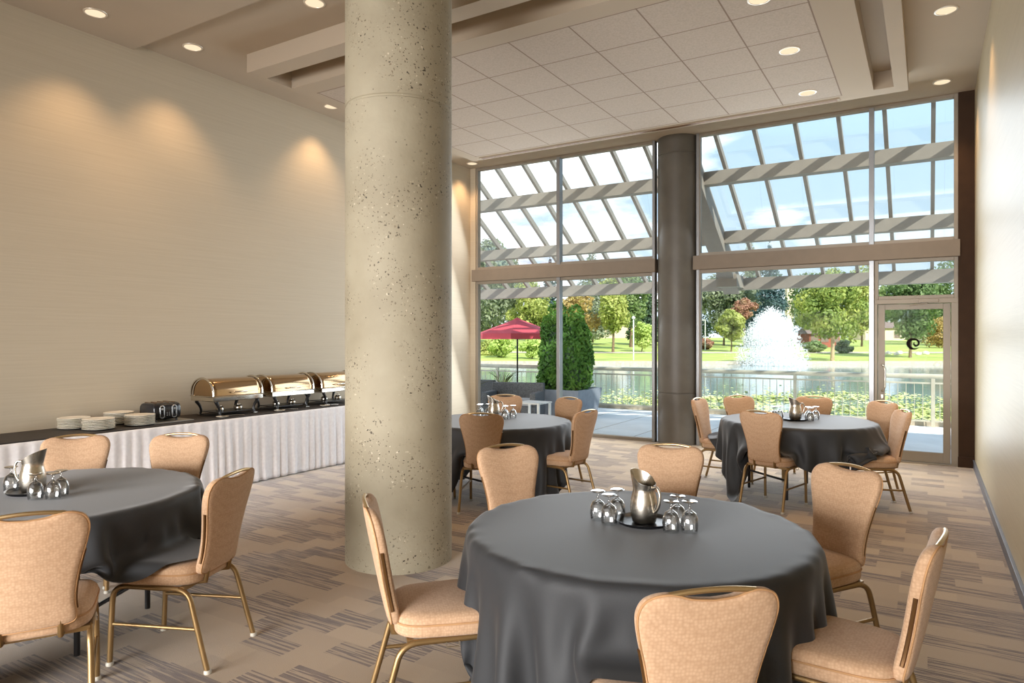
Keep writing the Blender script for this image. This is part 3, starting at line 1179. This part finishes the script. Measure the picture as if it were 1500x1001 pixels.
# toaster on a tray
tx, ty = -6.73, 4.12
o = MB().bb((tx - .19, ty - .19, ZB), (tx + .21, ty + .24, ZB + .012)).build('toaster_tray', 'tray_grey', bevel=.004)
tag(o, 'flat grey tray beneath the black toaster', 'tray')
t = thing('toaster', 'black four slice toaster with two silver levers on the buffet', 'toaster', (tx, ty, ZB + .012))
loops = []
for yy, s in ((-.145, .90), (-.138, .97), (-.12, 1), (.12, 1), (.138, .97), (.145, .90)):
    lp = []
    for j in range(28):
        a = 2 * PI * j / 28
        ca, sa = math.cos(a), math.sin(a)
        x = abs(ca) ** (2 / 3.6) * (1 if ca > 0 else -1) * .135
        z = abs(sa) ** (2 / 3.6) * (1 if sa > 0 else -1) * .088
        if z < 0:
            x *= 1.0
        lp.append((x * s, yy, .098 + z * s))
    loops.append(lp)
MB().loft(loops).build('body', 'toaster_black', t, smooth=45)
for yy in (-.065, .065):
    mb = MB()
    for dx in (-.032, .032):
        mb.bb((-.10, yy + dx - .010, .178), (.08, yy + dx + .010, .1875))
    mb.build('slot', 'trim_bronze', t)
    ring = [(.137, yy + .022 * math.cos(a), (.135 if math.sin(a) > 0 else .058) + .022 * math.sin(a)) for a in [2 * PI * j / 24 for j in range(24)]]
    MB().tube(ring, .006, 8, closed=True).build('lever_surround', 'toaster_grey', t, smooth=50)
    lv = MB().bb((.134, yy - .013, .118), (.158, yy + .013, .134)).build('lever', 'toaster_grey', t, bevel=.003)
    MB().tube([(.133, yy, .058), (.15, yy, .058)], .014, 14).build('dial', 'plastic_black', t, smooth=50)
for yy in (-.012, .012):
    mb = MB()
    for zz in (.06, .074, .088):
        mb.bb((.134, yy - .006, zz - .003), (.139, yy + .006, zz + .003))
    mb.build('button_set', 'toaster_grey', t)
mb = MB()
for a in (-.1, .1):
    for b in (-.11, .11):
        mb.lathe([(.012, 0), (.012, .016)], (a, b, 0), 10)
mb.build('foot', 'plastic_black', t)

# roll top chafing dishes
def make_chafer(label):
    t = thing('chafing_dish', label, 'chafing dish', group='roll top chafing dishes')
    LY, WX = .31, .19
    # roll lid: half cylinder along Y
    loops = []
    for yy, s in ((-LY, .80), (-LY + .004, .93), (-LY + .02, .985), (-LY + .05, 1), (LY - .05, 1), (LY - .02, .985), (LY - .004, .93), (LY, .80)):
        lp = []
        for j in range(25):
            a = PI * j / 24
            ca, sa = math.cos(a), math.sin(a)
            lp.append((WX * abs(ca) ** .8 * (1 if ca > 0 else -1) * s, yy, .225 + .185 * sa ** .85 * s))
        loops.append(lp)
    MB().loft(loops).build('roll_lid', 'lid_reflection_tint', t, smooth=45)
    mb = MB()
    mb.bb((-WX - .012, -LY - .01, .165), (WX + .012, LY + .01, .215))
    mb.bb((-WX - .02, -LY - .018, .212), (WX + .02, LY + .018, .224))
    mb.build('water_pan', 'steel_mirror', t, bevel=.008)
    # end hoops
    for yy in (-LY - .008, LY + .008):
        hp = [(WX * 1.03 * math.cos(a), yy, .225 + .193 * math.sin(a) ** .9) for a in [PI * j / 20 for j in range(21)]]
        MB().tube(hp, .011, 8).build('end_hoop', 'steel_mirror', t, smooth=50)
    hp = [(WX + .005, -.09, .255), (WX + .04, -.085, .262), (WX + .045, 0, .264), (WX + .04, .085, .262), (WX + .005, .09, .255)]
    MB().tube(hp, .008, 8).build('handle', 'steel_mirror', t, smooth=50)
    for sx_ in (-1, 1):
        for sy_ in (-1, 1):
            pth = [(.165 * sx_, .265 * sy_, .17)] + bez((.175 * sx_, .265 * sy_, .15), (.155 * sx_, .20 * sy_, .07), (.17 * sx_, .225 * sy_, .012), 6)
            lg = MB().tube(pth, [.020] * 2 + [.018, .016, .014, .014, .014, .014][:len(pth) - 2], 8).build('leg', 'plastic_black', t, smooth=50)
            MB().bb((.17 * sx_ - .022, .225 * sy_ - .028, 0), (.17 * sx_ + .022, .225 * sy_ + .028, .012)).build('foot', 'steel_mirror', lg, bevel=.003)
    MB().bb((-.15, -.22, .035), (.15, .22, .043)).build('lower_shelf', 'plastic_black', t)
    for yy in (-.12, .12):
        MB().lathe([(.038, .043), (.042, .05), (.042, .085), (.030, .095), (.018, .097), (.018, .11), (.001, .112)], (0.03, yy, 0), 20, cap1=False).build('fuel_burner', 'steel_brushed', t, smooth=50)
    return t
CHL = ['mirror polished roll top chafing dish nearest the toaster', 'mirror polished roll top chafing dish, middle of the three on the buffet', 'mirror polished roll top chafing dish partly hidden behind the concrete column']
c0_ = make_chafer(CHL[0])
c0_.location = (-6.76, 4.93, ZB)
dup(c0_, (-6.76, 5.70, ZB), 0, CHL[1])
dup(c0_, (-6.76, 6.47, ZB), 0, CHL[2])
for (x, y), lb in (((-6.475, 4.66), 'small white saucer in front of the first chafing dish'), ((-6.475, 5.42), 'small white saucer in front of the middle chafing dish'), ((-6.475, 6.12), 'small white saucer holding a spoon before the last chafing dish')):
    o = MB().lathe([(.001, .002), (.035, .002), (.062, .012), (.064, .014), (.060, .013), (.034, .006), (.001, .005)][::-1], seg=28, cap0=False, cap1=False).build('saucer', 'china', smooth=45)
    o.location = (x + .0, y, ZB)
    tag(o, lb, 'saucer', 'spoon rest saucers')
for y, lb in ((4.80, 'serving spoon lying by the first chafing dish'), (5.56, 'serving spoon lying by the middle chafing dish'), (6.22, 'silver serving spoon lying across the last saucer')):
    t = thing('serving_spoon', lb, 'spoon', (-6.48, y, ZB), group='serving spoons')
    MB().tube([(0, -.10, .020), (0, 0.0, .016), (.004, .13, .006)], [.004, .004, .006], 8, flat=.6).build('handle', 'steel_brushed', t, smooth=60)
    mb = MB()
    mb.lathe([(.001, .0), (.018, .004), (.026, .014), (.024, .0145), (.016, .007), (.001, .003)], (0, -.125, .008), 20, cap0=False, cap1=False)
    mb.build('bowl', 'steel_brushed', t, smooth=60)

# ================================================================== OUTSIDE: canopy, deck, railing
deck = struct('terrace_deck', MB().bb((-16, YW + .05, -.25), (9, 15.25, -.03)), 'deck')
struct('terrace_kerb', MB().bb((-16, 14.95, -.03), (9, 15.25, .05)), 'stone_kerb')
mb = MB()
for x in np.arange(-15, 9, .9):
    mb.bb((x - .006, YW + .06, -.03), (x + .006, 14.9, -.0275))
struct('deck_joints', mb, 'stone_kerb')

can = thing('glass_canopy', 'sloping glazed canopy of pale beams over the terrace outside the windows', 'canopy', (0, 0, 0))
SL = .615
Z0 = 5.32
def zr(y):
    return Z0 - SL * (y - YW)
ang = math.atan(SL)
yE = 14.35
rafters = [-10.55 + .59 * i for i in range(21)]
for x in rafters:
    a = Vector((x, YW + .12, zr(YW + .12)))
    b = Vector((x, yE, zr(yE)))
    mid = (a + b) / 2
    rotm = Matrix.Rotation(-ang, 3, 'X')
    MB().box(mid + Vector((0, 0, -.03)), (.055, (b - a).length, .10), rotm).build('rafter', 'canopy_paint', can)
for yy, dz, hh in ((11.6, .20, .22), (12.93, .20, .22), (14.25, .16, .24)):
    zz = zr(yy) - dz
    mb = MB()
    mb.bb((-10.8, yy - .10, zz - hh / 2), (1.6, yy + .10, zz + hh / 2))
    mb.build('purlin', 'canopy_paint', can, bevel=.004)
# deep girder from the column to the eave
a = Vector((-3.36, YW + .2, zr(YW + .2) - .32))
b = Vector((-3.36, 14.1, zr(14.1) - .32))
MB().box((a + b) / 2, (.30, (b - a).length, .34), Matrix.Rotation(-ang, 3, 'X')).build('girder', 'canopy_paint', can, bevel=.004)
MB().bb((-3.55, 13.55, 2.62), (-3.15, 14.36, 2.86)).build('girder_shoe', 'canopy_paint', can, bevel=.004)
MB().box(Vector((-4.65, (YW + .12 + yE) / 2, (zr(YW + .12) + zr(yE)) / 2 + .035)), (12.4, (Vector((0, yE, zr(yE))) - Vector((0, YW + .12, zr(YW + .12)))).length, .012),
         Matrix.Rotation(-ang, 3, 'X')).build('glazing', 'canopy_glass', can)
# posts out of view carry the canopy ends
for x in (-10.6, 1.4):
    MB().bb((x - .08, 14.17, -.03), (x + .08, 14.33, 2.75)).build('post', 'canopy_paint', can)

YR = 14.8
ra = thing('terrace_railing', 'pale metal railing with thin balusters along the edge of the terrace', 'railing', (0, YR, -.03))
MB().tube([(-12, 0, .94), (3, 0, .94)], .045, 16).build('top_rail', 'rail_paint', ra, smooth=50)
MB().bb((-12, -.015, .80), (3, .015, .83)).build('mid_rail', 'rail_paint', ra)
MB().bb((-12, -.015, .10), (3, .015, .13)).build('bottom_rail', 'rail_paint', ra)
for x in (-11.81, -9.43, -7.05, -4.67, -2.29, .09, 2.47):
    MB().bb((x - .03, -.03, 0), (x + .03, .03, .92)).build('post', 'rail_paint', ra)
n_b = 0
x = -10.2
while x < .6 and n_b < 96:
    MB().tube([(x, 0, .12), (x, 0, .81)], .007, 6).build('baluster', 'rail_paint', ra)
    x += .135
    n_b += 1

# ------------------------------------------------------------- leaves
def leaf_cloud(centers, radii, n, size, seed, shell=.55, flat=None):
    """n little quads scattered in ellipsoids, denser near their skins"""
    r_ = np.random.default_rng(seed)
    cs = np.array(centers, float)
    rs = np.array(radii, float)
    wgt = (rs[:, 0] * rs[:, 1] + rs[:, 0] * rs[:, 2] + rs[:, 1] * rs[:, 2])
    idx = r_.choice(len(cs), n, p=wgt / wgt.sum())
    d = r_.normal(size=(n, 3))
    d /= np.linalg.norm(d, axis=1)[:, None]
    rad = shell + (1 - shell) * r_.random(n) ** .5
    p = cs[idx] + d * rad[:, None] * rs[idx]
    nrm = d + r_.normal(size=(n, 3)) * .55
    nrm /= np.linalg.norm(nrm, axis=1)[:, None]
    a = np.cross(nrm, r_.normal(size=(n, 3)))
    a /= np.linalg.norm(a, axis=1)[:, None] + 1e-9
    b = np.cross(nrm, a)
    s = size * (.6 + .8 * r_.random(n))[:, None]
    q = np.stack([p - a * s, p - b * s * .55, p + a * s, p + b * s * .55], 1).reshape(-1, 3)
    return q

def cloud_obj(name, q, mat, parent=None):
    me = bpy.data.meshes.new(name)
    n = len(q) // 4
    me.vertices.add(len(q))
    me.vertices.foreach_set('co', q.astype(np.float32).ravel())
    me.loops.add(n * 4)
    me.loops.foreach_set('vertex_index', np.arange(n * 4, dtype=np.int32))
    me.polygons.add(n)
    me.polygons.foreach_set('loop_start', np.arange(0, n * 4, 4, dtype=np.int32))
    me.polygons.foreach_set('loop_total', np.full(n, 4, dtype=np.int32))
    me.update()
    me.validate()
    me.materials.append(MAT[mat])
    o = bpy.data.objects.new(name, me)
    col.objects.link(o)
    if parent is not None:
        o.parent = parent
    return o

# planter with clipped cedars
pc = Vector((-6.75, 13.35, -.03))
t = thing('planter_box', 'square pale grey planter standing on the terrace under the clipped cedars', 'planter', pc)
mb = MB()
w1, w0, hh = .60, .52, .56
mb.loft([[(-w0, -w0, 0), (w0, -w0, 0), (w0, w0, 0), (-w0, w0, 0)], [(-w1, -w1, hh), (w1, -w1, hh), (w1, w1, hh), (-w1, w1, hh)],
         [(-w1 + .06, -w1 + .06, hh), (w1 - .06, -w1 + .06, hh), (w1 - .06, w1 - .06, hh), (-w1 + .06, w1 - .06, hh)],
         [(-w1 + .07, -w1 + .07, hh - .08), (w1 - .07, -w1 + .07, hh - .08), (w1 - .07, w1 - .07, hh - .08), (-w1 + .07, w1 - .07, hh - .08)]])
mb.build('box', 'planter_grey', t)
for i, (dx, dy, h_, rr, lb) in enumerate(((-.24, .05, 1.72, .42, 'taller clipped cedar shrub in the planter, on the umbrella side'), (.26, -.05, 1.62, .38, 'slightly lower clipped cedar shrub in the planter, on the railing side'))):
    s_ = thing('cedar_shrub', lb, 'shrub', pc + Vector((dx, dy, hh - .08)), group='clipped cedars in the planter')
    MB().tube([(0, 0, 0), (0, 0, h_ * .7)], [.04, .02], 8).build('trunk', 'bark', s_)
    cs, rs = [], []
    for j in range(7):
        z = .30 + j * (h_ - .35) / 6
        rj = rr * (1 - .45 * (j / 6) ** 2.2)
        cs.append((0, 0, z)); rs.append((rj, rj, .34))
    for j in range(22):
        a = rng.uniform(0, 2 * PI); z = rng.uniform(.2, h_ * .85)
        rj = rr * (1 - .45 * (z / h_) ** 2.2)
        cs.append((math.cos(a) * rj * .75, math.sin(a) * rj * .75, z)); rs.append((.15, .15, .24))
    cloud_obj('foliage', leaf_cloud(cs, rs, 9000, .042, 40 + i, .72), 'leaf_cedar', s_)
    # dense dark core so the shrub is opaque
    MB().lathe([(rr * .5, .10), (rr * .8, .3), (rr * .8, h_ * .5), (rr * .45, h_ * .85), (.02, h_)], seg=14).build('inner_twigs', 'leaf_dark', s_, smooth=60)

# umbrella
u = thing('patio_umbrella', 'red patio umbrella open on the terrace beyond the window', 'umbrella', (-8.41, 14.08, -.03))
uz, ur = 1.73, 1.0
mb = MB()
ring0 = [(0.03 * math.cos(2 * PI * j / 8), 0.03 * math.sin(2 * PI * j / 8), uz + .39) for j in range(8)]
rings = [ring0]
for f, z in ((.5, uz + .21), (1.0, uz + .03)):
    rings.append([(ur * f * math.cos(2 * PI * j / 8 + PI / 8), ur * f * math.sin(2 * PI * j / 8 + PI / 8), z) for j in range(8)])
rings.append([(p[0] * 1.01, p[1] * 1.01, uz - .10) for p in rings[-1]])
mb.loft(rings, True, False)
o = mb.build('canopy', 'umbrella_red', u, solid=.004)
MB().lathe([(.16, uz + .335), (.17, uz + .33), (.05, uz + .40), (.02, uz + .41)], seg=8, cap0=False).build('vent_cap', 'umbrella_red', u)
MB().tube([(0, 0, .05), (0, 0, uz + .42)], .02, 10).build('pole', 'black_steel', u, smooth=50)
MB().lathe([(.28, 0), (.28, .05), (.06, .09), (.03, .20)], seg=24).build('base', 'black_steel', u, smooth=40)
for j in range(8):
    a = 2 * PI * j / 8 + PI / 8
    MB().tube([(0, 0, uz + .33), (ur * .98 * math.cos(a), ur * .98 * math.sin(a), uz + .02)], .008, 6).build('rib', 'black_steel', u)

# wicker lounge set and white side chair
def sofa(loc, wd, rz, label):
    s_ = thing('wicker_sofa', label, 'sofa', loc, rz, 'grey wicker lounge seats')
    MB().bb((-wd / 2, -.40, .05), (wd / 2, .40, .32)).build('base', 'wicker', s_, bevel=.02)
    MB().bb((-wd / 2, .26, .32), (wd / 2, .40, .74)).build('backrest', 'wicker', s_, bevel=.02)
    for sg in (-1, 1):
        MB().bb((sg * wd / 2 - (.12 if sg > 0 else 0), -.40, .32), (sg * wd / 2 + (0 if sg > 0 else .12), .26, .58)).build('armrest', 'wicker', s_, bevel=.02)
    MB().bb((-wd / 2 + .13, -.38, .32), (wd / 2 - .13, .25, .44)).build('cushion', 'cushion_grey', s_, bevel=.03)
sofa((-7.1, 11.75, -.03), 1.1, R(15), 'grey wicker armchair on the terrace close to the left window')
sofa((-8.75, 12.75, -.03), 1.4, R(185), 'grey wicker sofa on the terrace under the red umbrella')
s_ = thing('white_side_table', 'white slatted low table on the terrace just outside the left window', 'table', (-6.3, 11.15, -.03))
mb = MB()
for i in range(5):
    mb.bb((-.25, -.25 + i * .105, .43), (.25, -.25 + i * .105 + .085, .455))
mb.build('tabletop', 'white_paint', s_)
for a in (-.22, .22):
    for b in (-.22, .22):
        MB().bb((a - .02, b - .02, 0), (a + .02, b + .02, .43)).build('leg', 'white_paint', s_)

# spiky potted plants
def spiky(loc, label, seed, h_):
    s_ = thing('cordyline_plant', label, 'plant', loc, group='spiky potted plants')
    MB().lathe([(.16, 0), (.20, .36), (.22, .38), (.20, .385), (.19, .33)], seg=24).build('pot', 'planter_grey', s_, smooth=40)
    r_ = random.Random(seed)
    mb = MB()
    for j in range(34):
        a = r_.uniform(0, 2 * PI); ln = h_ * r_.uniform(.6, 1.0); out = r_.uniform(.1, .55)
        pts_ = bez((0, 0, .34), (math.cos(a) * out * .3, math.sin(a) * out * .3, .34 + ln * .7), (math.cos(a) * out, math.sin(a) * out, .34 + ln * r_.uniform(.65, 1.0)), 5)
        mb.tube(pts_, [.012, .014, .013, .010, .006, .001], 4, flat=.3)
    mb.build('leaves', 'leaf_spike', s_)
spiky((-8.55, 13.65, -.03), 'spiky potted plant on the terrace below the umbrella', 1, .75)
spiky((-8.2, 11.75, -.03), 'spiky potted plant at the far left, next to the window edge', 2, .7)

# ================================================================== POND AND PARK
ZWAT = -.6
mb = MB()
c1, c2, c3, c4 = park(-140, 5), park(140, 5), park(140, 62), park(-140, 62)
struct('pond_water', MB().add([(-60, 15.2, ZWAT), (30, 15.2, ZWAT), (c3.x, c3.y, ZWAT), (c4.x, c4.y, ZWAT)], [(0, 1, 2, 3)]), 'pond_water')
struct('terrace_retaining_wall', MB().bb((-16, 15.2, -1.2), (9, 15.3, -.03)), 'stone_kerb')
# lawn rising away from the water
def ground_z(t, u):
    f = max(0.0, t - 58.5)
    base = -.42 + .030 * f
    if u < 2:
        base += .012 * f * min(1, (2 - u) / 8)
    return min(base, 1.9)
rows = []
for t in (58.2, 58.6, 62, 66, 70, 76, 84, 92, 100, 115, 135, 170, 240):
    rows.append([tuple(park(u, t, ground_z(t, u) if t > 58.4 else -.75)) for u in np.linspace(-150, 150, 61)])
mb = MB().loft(rows, False, False, closed=False)
struct('lawn', mb, 'lawn', smooth=180)
# stone kerb of the far shore
mb = MB()
rot_ = Matrix.Rotation(YAW, 3, 'Z')
mb.box(park(0, 58.2, -.45), (300, .5, .35), rot_)
struct('shore_kerb', mb, 'stone_kerb')
# path across the park
mb = MB()
mb.loft([[tuple(park(u, 74, ground_z(74, u) + .03)) for u in np.linspace(-60, 60, 25)], [tuple(park(u, 77, ground_z(77, u) + .03)) for u in np.linspace(-60, 60, 25)]], False, False, closed=False)
struct('park_path', mb, 'stone_kerb')

# lily pads: nobody could count them
r_ = np.random.default_rng(11)
q = []
n_p = 0
while n_p < 15000:
    t = 15.0 + 18 * r_.random() ** 1.25
    u = r_.uniform(-20, 16)
    p = park(u, t, 0)
    if p.y < 15.5:
        continue
    den = 1.0 if t < 25 else max(.04, 1 - (t - 25) / 4)
    if r_.random() > den * (.72 + .4 * math.sin(p.x * .9 + math.sin(p.y * .6) * 2)):
        continue
    s = r_.uniform(.04, .09)
    z = ZWAT + r_.uniform(.01, .07)
    tl = r_.normal(size=2) * .22
    a0 = r_.uniform(0, 2 * PI)
    quad = []
    for j in range(4):
        dx, dy = math.cos(a0 + j * PI / 2) * s, math.sin(a0 + j * PI / 2) * s
        quad.append((p.x + dx, p.y + dy, z + dx * tl[0] + dy * tl[1]))
    q += quad
    n_p += 1
o = cloud_obj('lily_pads', np.array(q), 'pad_green')
tag(o, 'mass of pale green lily pads floating on the pond behind the railing', 'lily pads', kind='stuff')

# fountain: a dome of falling drops
fb = park(21.7, 57.2, ZWAT)
r_ = np.random.default_rng(5)
n_d = 52000
az = r_.uniform(0, 2 * PI, n_d)
vr = r_.random(n_d) ** .7
tt = r_.random(n_d)
Hh = 4.6
rr = 3.1 * vr * (tt * 1.0) + r_.normal(size=n_d) * .12
hz = Hh * (1 - .25 * vr ** 2) * (4 * tt * (1 - tt) * .62 + .38 * np.sqrt(np.clip(1 - tt ** 2, 0, 1))) * r_.uniform(.75, 1.0, n_d)
hz *= np.clip(1.0 - .15 * r_.normal(size=n_d), .5, 1.15)
low = r_.random(n_d) < .35                                # thick mist at the foot
hz[low] *= r_.random(low.sum()) * .55
pp = np.stack([fb.x + rr * np.cos(az), fb.y + rr * np.sin(az), np.maximum(ZWAT + .05, ZWAT + hz)], 1)
d1 = r_.normal(size=(n_d, 3)); d1 /= np.linalg.norm(d1, axis=1)[:, None]
d2 = np.cross(d1, r_.normal(size=(n_d, 3))); d2 /= np.linalg.norm(d2, axis=1)[:, None]
s = (.022 + .035 * r_.random(n_d))[:, None]
q = np.stack([pp - d1 * s, pp - d2 * s, pp + d1 * s, pp + d2 * s], 1).reshape(-1, 3)
o = cloud_obj('fountain_spray', q, 'spray')
tag(o, 'white dome of fountain spray rising from the pond', 'fountain', kind='stuff')

# trees -------------------------------------------------------------
def tree(px, t, base_z, crown_lo, crown_hi, crown_w, mat, label, seed, trunk=.16, kind='round', n=5200, leafs=.20, bark='bark', name='park_tree', cat='tree'):
    """px: bearing of the trunk as tangent*1001 from the view axis; crown limits are heights above the base"""
    u_ = (px - 750) / 1001 * t
    p = park(u_, t, base_z)
    s_ = thing(name, label, cat, p, group='trees and shrubs in the park')
    r2 = np.random.default_rng(seed)
    cs, rs = [], []
    Hc = crown_hi - crown_lo
    if kind == 'round':
        for j in range(26):
            a = r2.uniform(0, 2 * PI); f = r2.random() ** .6; z = r2.random()
            wz = math.sin(PI * (.12 + .80 * z)) ** .7
            cs.append((math.cos(a) * f * crown_w * .72 * wz, math.sin(a) * f * crown_w * .72 * wz, crown_lo + Hc * (.12 + .76 * z)))
            k_ = r2.uniform(.24, .40)
            rs.append((crown_w * k_, crown_w * k_, Hc * k_ * .55))
    else:
        for j in range(30):
            z = j / 29
            a = r2.uniform(0, 2 * PI)
            wz = (1 - z) ** .85 * crown_w
            cs.append((math.cos(a) * wz * .35, math.sin(a) * wz * .35, crown_lo + Hc * z))
            rs.append((wz * .7 + .12, wz * .7 + .12, Hc * .06))
    cloud_obj('foliage', leaf_cloud(cs, rs, n, leafs, seed + 100, .45), mat, s_)
    MB().tube([(0, 0, -.3), (.05, 0, crown_lo * .6), (0, .05, crown_lo + Hc * (.5 if kind == 'round' else .9))], [trunk, trunk * .8, trunk * .3], 10).build('trunk', bark, s_, smooth=60)
    return s_

TREES = [
    # px, t, z, lo, hi, w, mat, label
    (722, 92, .9, 1.0, 13.5, 6.0, 'leaf_grey', 'large pale leafy tree behind the red umbrella', dict(n=8000, leafs=.26)),
    (778, 84, .8, .8, 8.0, 3.6, 'leaf_yellow', 'sunlit yellow green tree right of the red umbrella', dict(n=6000)),
    (806, 110, 1.4, .5, 13.0, 3.0, 'leaf_spruce', 'dark bluish conifer seen over the cedars', dict(kind='cone', n=6000)),
    (842, 76, .6, .8, 6.6, 3.0, 'leaf_orange', 'orange tinted autumn tree just above the cedars', dict(n=5200)),
    (868, 100, 1.4, .6, 14.0, 4.6, 'leaf_grey', 'tall grey green pine behind the orange tree', dict(kind='cone', n=7000)),
    (898, 74, .5, 2.0, 7.6, 2.3, 'leaf_yellow', 'slim yellow green tree left of the dark column', dict(n=5200)),
    (925, 84, .9, 2.2, 9.0, 2.9, 'leaf_green', 'dark green tree with a thick trunk next to the dark column', dict(n=6000, trunk=.3)),
    (950, 98, 1.4, .2, 9.0, 3.4, 'leaf_dark', 'dark conifer partly behind the dark column', dict(kind='cone', n=5000)),
    (1060, 96, .9, 1.2, 9.5, 5.0, 'leaf_grey', 'wide grey green tree right of the dark column', dict(n=8500, leafs=.26)),
    (1098, 108, 1.0, 3.0, 16.5, 4.0, 'leaf_grey', 'tall pale conifer rising above the canopy beam', dict(kind='cone', n=6000)),
    (1127, 90, .5, .4, 13.5, 3.7, 'leaf_spruce', 'blue green spruce directly behind the fountain', dict(kind='cone', n=8000)),
    (1071, 78, .2, 1.2, 4.5, 2.0, 'leaf_yellow', 'small yellow green tree left of the fountain', dict(n=4500, trunk=.09)),
    (1090, 86, .4, 3.6, 6.2, 1.8, 'leaf_red', 'red leaved small tree left of the fountain', dict(n=3800, trunk=.09)),
    (1219, 60.5, -.35, 2.2, 7.9, 3.55, 'leaf_maple', 'big broad maple with a pale trunk on the lawn right of the fountain', dict(n=13000, leafs=.17, trunk=.20, bark='pale_bark')),
    (1333, 66, -.2, 2.0, 8.0, 3.7, 'leaf_green', 'spreading tree seen through the glass door', dict(n=10000, leafs=.18)),
    (1262, 92, .5, 1.0, 10.5, 4.2, 'leaf_yellow', 'yellow green tree between the maple and the door', dict(n=7000)),
    (1190, 100, .8, .5, 10.5, 4.0, 'leaf_green', 'green tree crown behind the maple', dict(n=6000)),
    (1392, 95, .4, .8, 12.5, 4.6, 'leaf_green', 'tree seen at the right edge of the glass door', dict(n=7000)),
    (1352, 108, .8, .5, 10.0, 4.0, 'leaf_grey', 'distant pale tree behind the door glass', dict(n=6000)),
    (1025, 120, 1.6, .2, 10.0, 4.5, 'leaf_dark', 'dark distant tree right beside the dark column', dict(n=5000)),
    (745, 125, 1.8, .2, 12.0, 7.0, 'leaf_dark', 'distant dark trees left, behind the umbrella', dict(n=7000)),
    (690, 110, 1.6, .2, 15.0, 5.5, 'leaf_green', 'tree at the far left edge of the window view', dict(n=6000)),
]
for i, (px, t, z, lo, hi, wd, mt, lb, kw) in enumerate(TREES):
    tree(px, t, z, lo, hi, wd, mt, lb, 200 + i, **kw)
SHR = [
    (734, 66, -.2, .1, 2.4, 1.7, 'leaf_feather', 'pale feathery bush below the red umbrella, left one'),
    (779, 64, -.2, .1, 2.0, 1.4, 'leaf_feather', 'pale feathery bush below the red umbrella, right one'),
    (940, 78, .5, .1, 3.0, 1.7, 'leaf_feather', 'round pale bush beside the dark column'),
    (1190, 76, .1, .0, 1.3, 1.6, 'leaf_green', 'low green bush under the maple'),
    (1238, 74, .0, .0, 1.5, 1.2, 'leaf_grey', 'silvery low bush right of the maple trunk'),
    (1030, 84, .3, .0, 1.4, 1.6, 'leaf_red', 'low reddish bush at the foot of the lamp post'),
    (1375, 88, .4, .0, 4.0, 2.2, 'leaf_orange', 'brownish bush seen through the right of the door'),
    (715, 70, -.1, .0, 1.6, 2.2, 'leaf_yellow', 'yellowish low hedge at the left of the pond'),
    (1135, 82, .2, .0, 2.2, 2.5, 'leaf_green', 'green bush hidden behind the fountain'),
]
for i, (px, t, z, lo, hi, wd, mt, lb) in enumerate(SHR):
    tree(px, t, z, lo, hi, wd, mt, lb, 300 + i, trunk=.06, n=2600, leafs=.14, name='park_shrub', cat='shrub')
# lamp posts
for px, t, z, h_, lb in ((1033, 80, .25, 3.6, 'pale lamp post with a square arm beside the dark column'), (928, 62, -.3, 3.7, 'thin lamp post on the slope left of the dark column')):
    p = park((px - 750) / 1001 * t, t, z)
    s_ = thing('lamp_post', lb, 'lamp post', p)
    MB().tube([(0, 0, 0), (0, 0, h_)], .07, 8).build('pole', 'lamp_post', s_)
    if px > 1000:
        MB().bb((-.9, -.08, h_ - .08), (.06, .08, h_ + .06)).build('lamp_arm', 'lamp_post', s_)
    else:
        MB().lathe([(.05, h_), (.16, h_ + .05), (.16, h_ + .2), (.03, h_ + .3)], seg=12).build('lamp_head', 'lamp_post', s_)
# far houses
def house(px, t, z, wd, dp, h_, mat, label, roof=1.2):
    p = park((px - 750) / 1001 * t, t, z)
    s_ = thing('house', label, 'house', p, YAW)
    MB().bb((-wd / 2, -dp / 2, -1), (wd / 2, dp / 2, h_)).build('walls', mat, s_)
    mb = MB()
    mb.add([(-wd / 2 - .4, -dp / 2 - .4, h_), (wd / 2 + .4, -dp / 2 - .4, h_), (wd / 2 + .4, dp / 2 + .4, h_), (-wd / 2 - .4, dp / 2 + .4, h_), (-wd / 2, 0, h_ + roof), (wd / 2, 0, h_ + roof)],
           [(0, 1, 5, 4), (2, 3, 4, 5), (1, 2, 5), (3, 0, 4), (3, 2, 1, 0)])
    mb.build('roof', 'house_roof', s_)
    for i in range(3):
        x = -wd / 2 + wd * (i + .5) / 3
        MB().bb((x - .5, -dp / 2 - .05, .9), (x + .5, -dp / 2 + .02, 2.1)).build('window', 'house_roof', s_)
house(1300, 122, .9, 11, 6, 2.6, 'house_beige', 'low beige house beyond the lawn right of the maple')
house(1198, 92, .3, 4, 4, 2.0, 'brick_red', 'small red brick house glimpsed under the maple', .8)
house(925, 135, 1.6, 14, 6, 3.0, 'house_beige', 'pale house on the rise behind the trees by the dark column')
p = park((1156 - 750) / 1001 * 118, 118, 1.0)
s_ = thing('brick_chimney', 'pale brick chimney tower rising between the spruce and the maple', 'chimney', p, YAW)
MB().bb((-.55, -.55, -1), (.55, .55, 9.6)).build('stack', 'house_beige', s_)
MB().bb((-.65, -.65, 9.6), (.65, .65, 9.9)).build('cap', 'house_roof', s_)
# pale rocks along the lawn near the door view
for i, (px, t, s) in enumerate(((1292, 70, .3), (1301, 71, .35), (1313, 69.5, .28), (1318, 72, .32), (1345, 70, .3), (1356, 71, .34))):
    p = park((px - 750) / 1001 * t, t, ground_z(t, 20) + .05)
    mb = MB()
    rr_ = random.Random(i)
    mb.lathe([(.02, 0), (s * .9, .02), (s, s * .4), (s * .7, s * .8), (.05, s)], seg=9, fn=lambda q, a: q * (1 + rr_.uniform(-.15, .15)))
    o = mb.build('pale_rock', 'rock')
    o.location = p
    tag(o, ['first', 'second', 'third', 'fourth', 'fifth', 'sixth'][i] + ' pale rock along the lawn seen through the glass door, counting from the door handle', 'rock', 'pale rocks on the lawn')
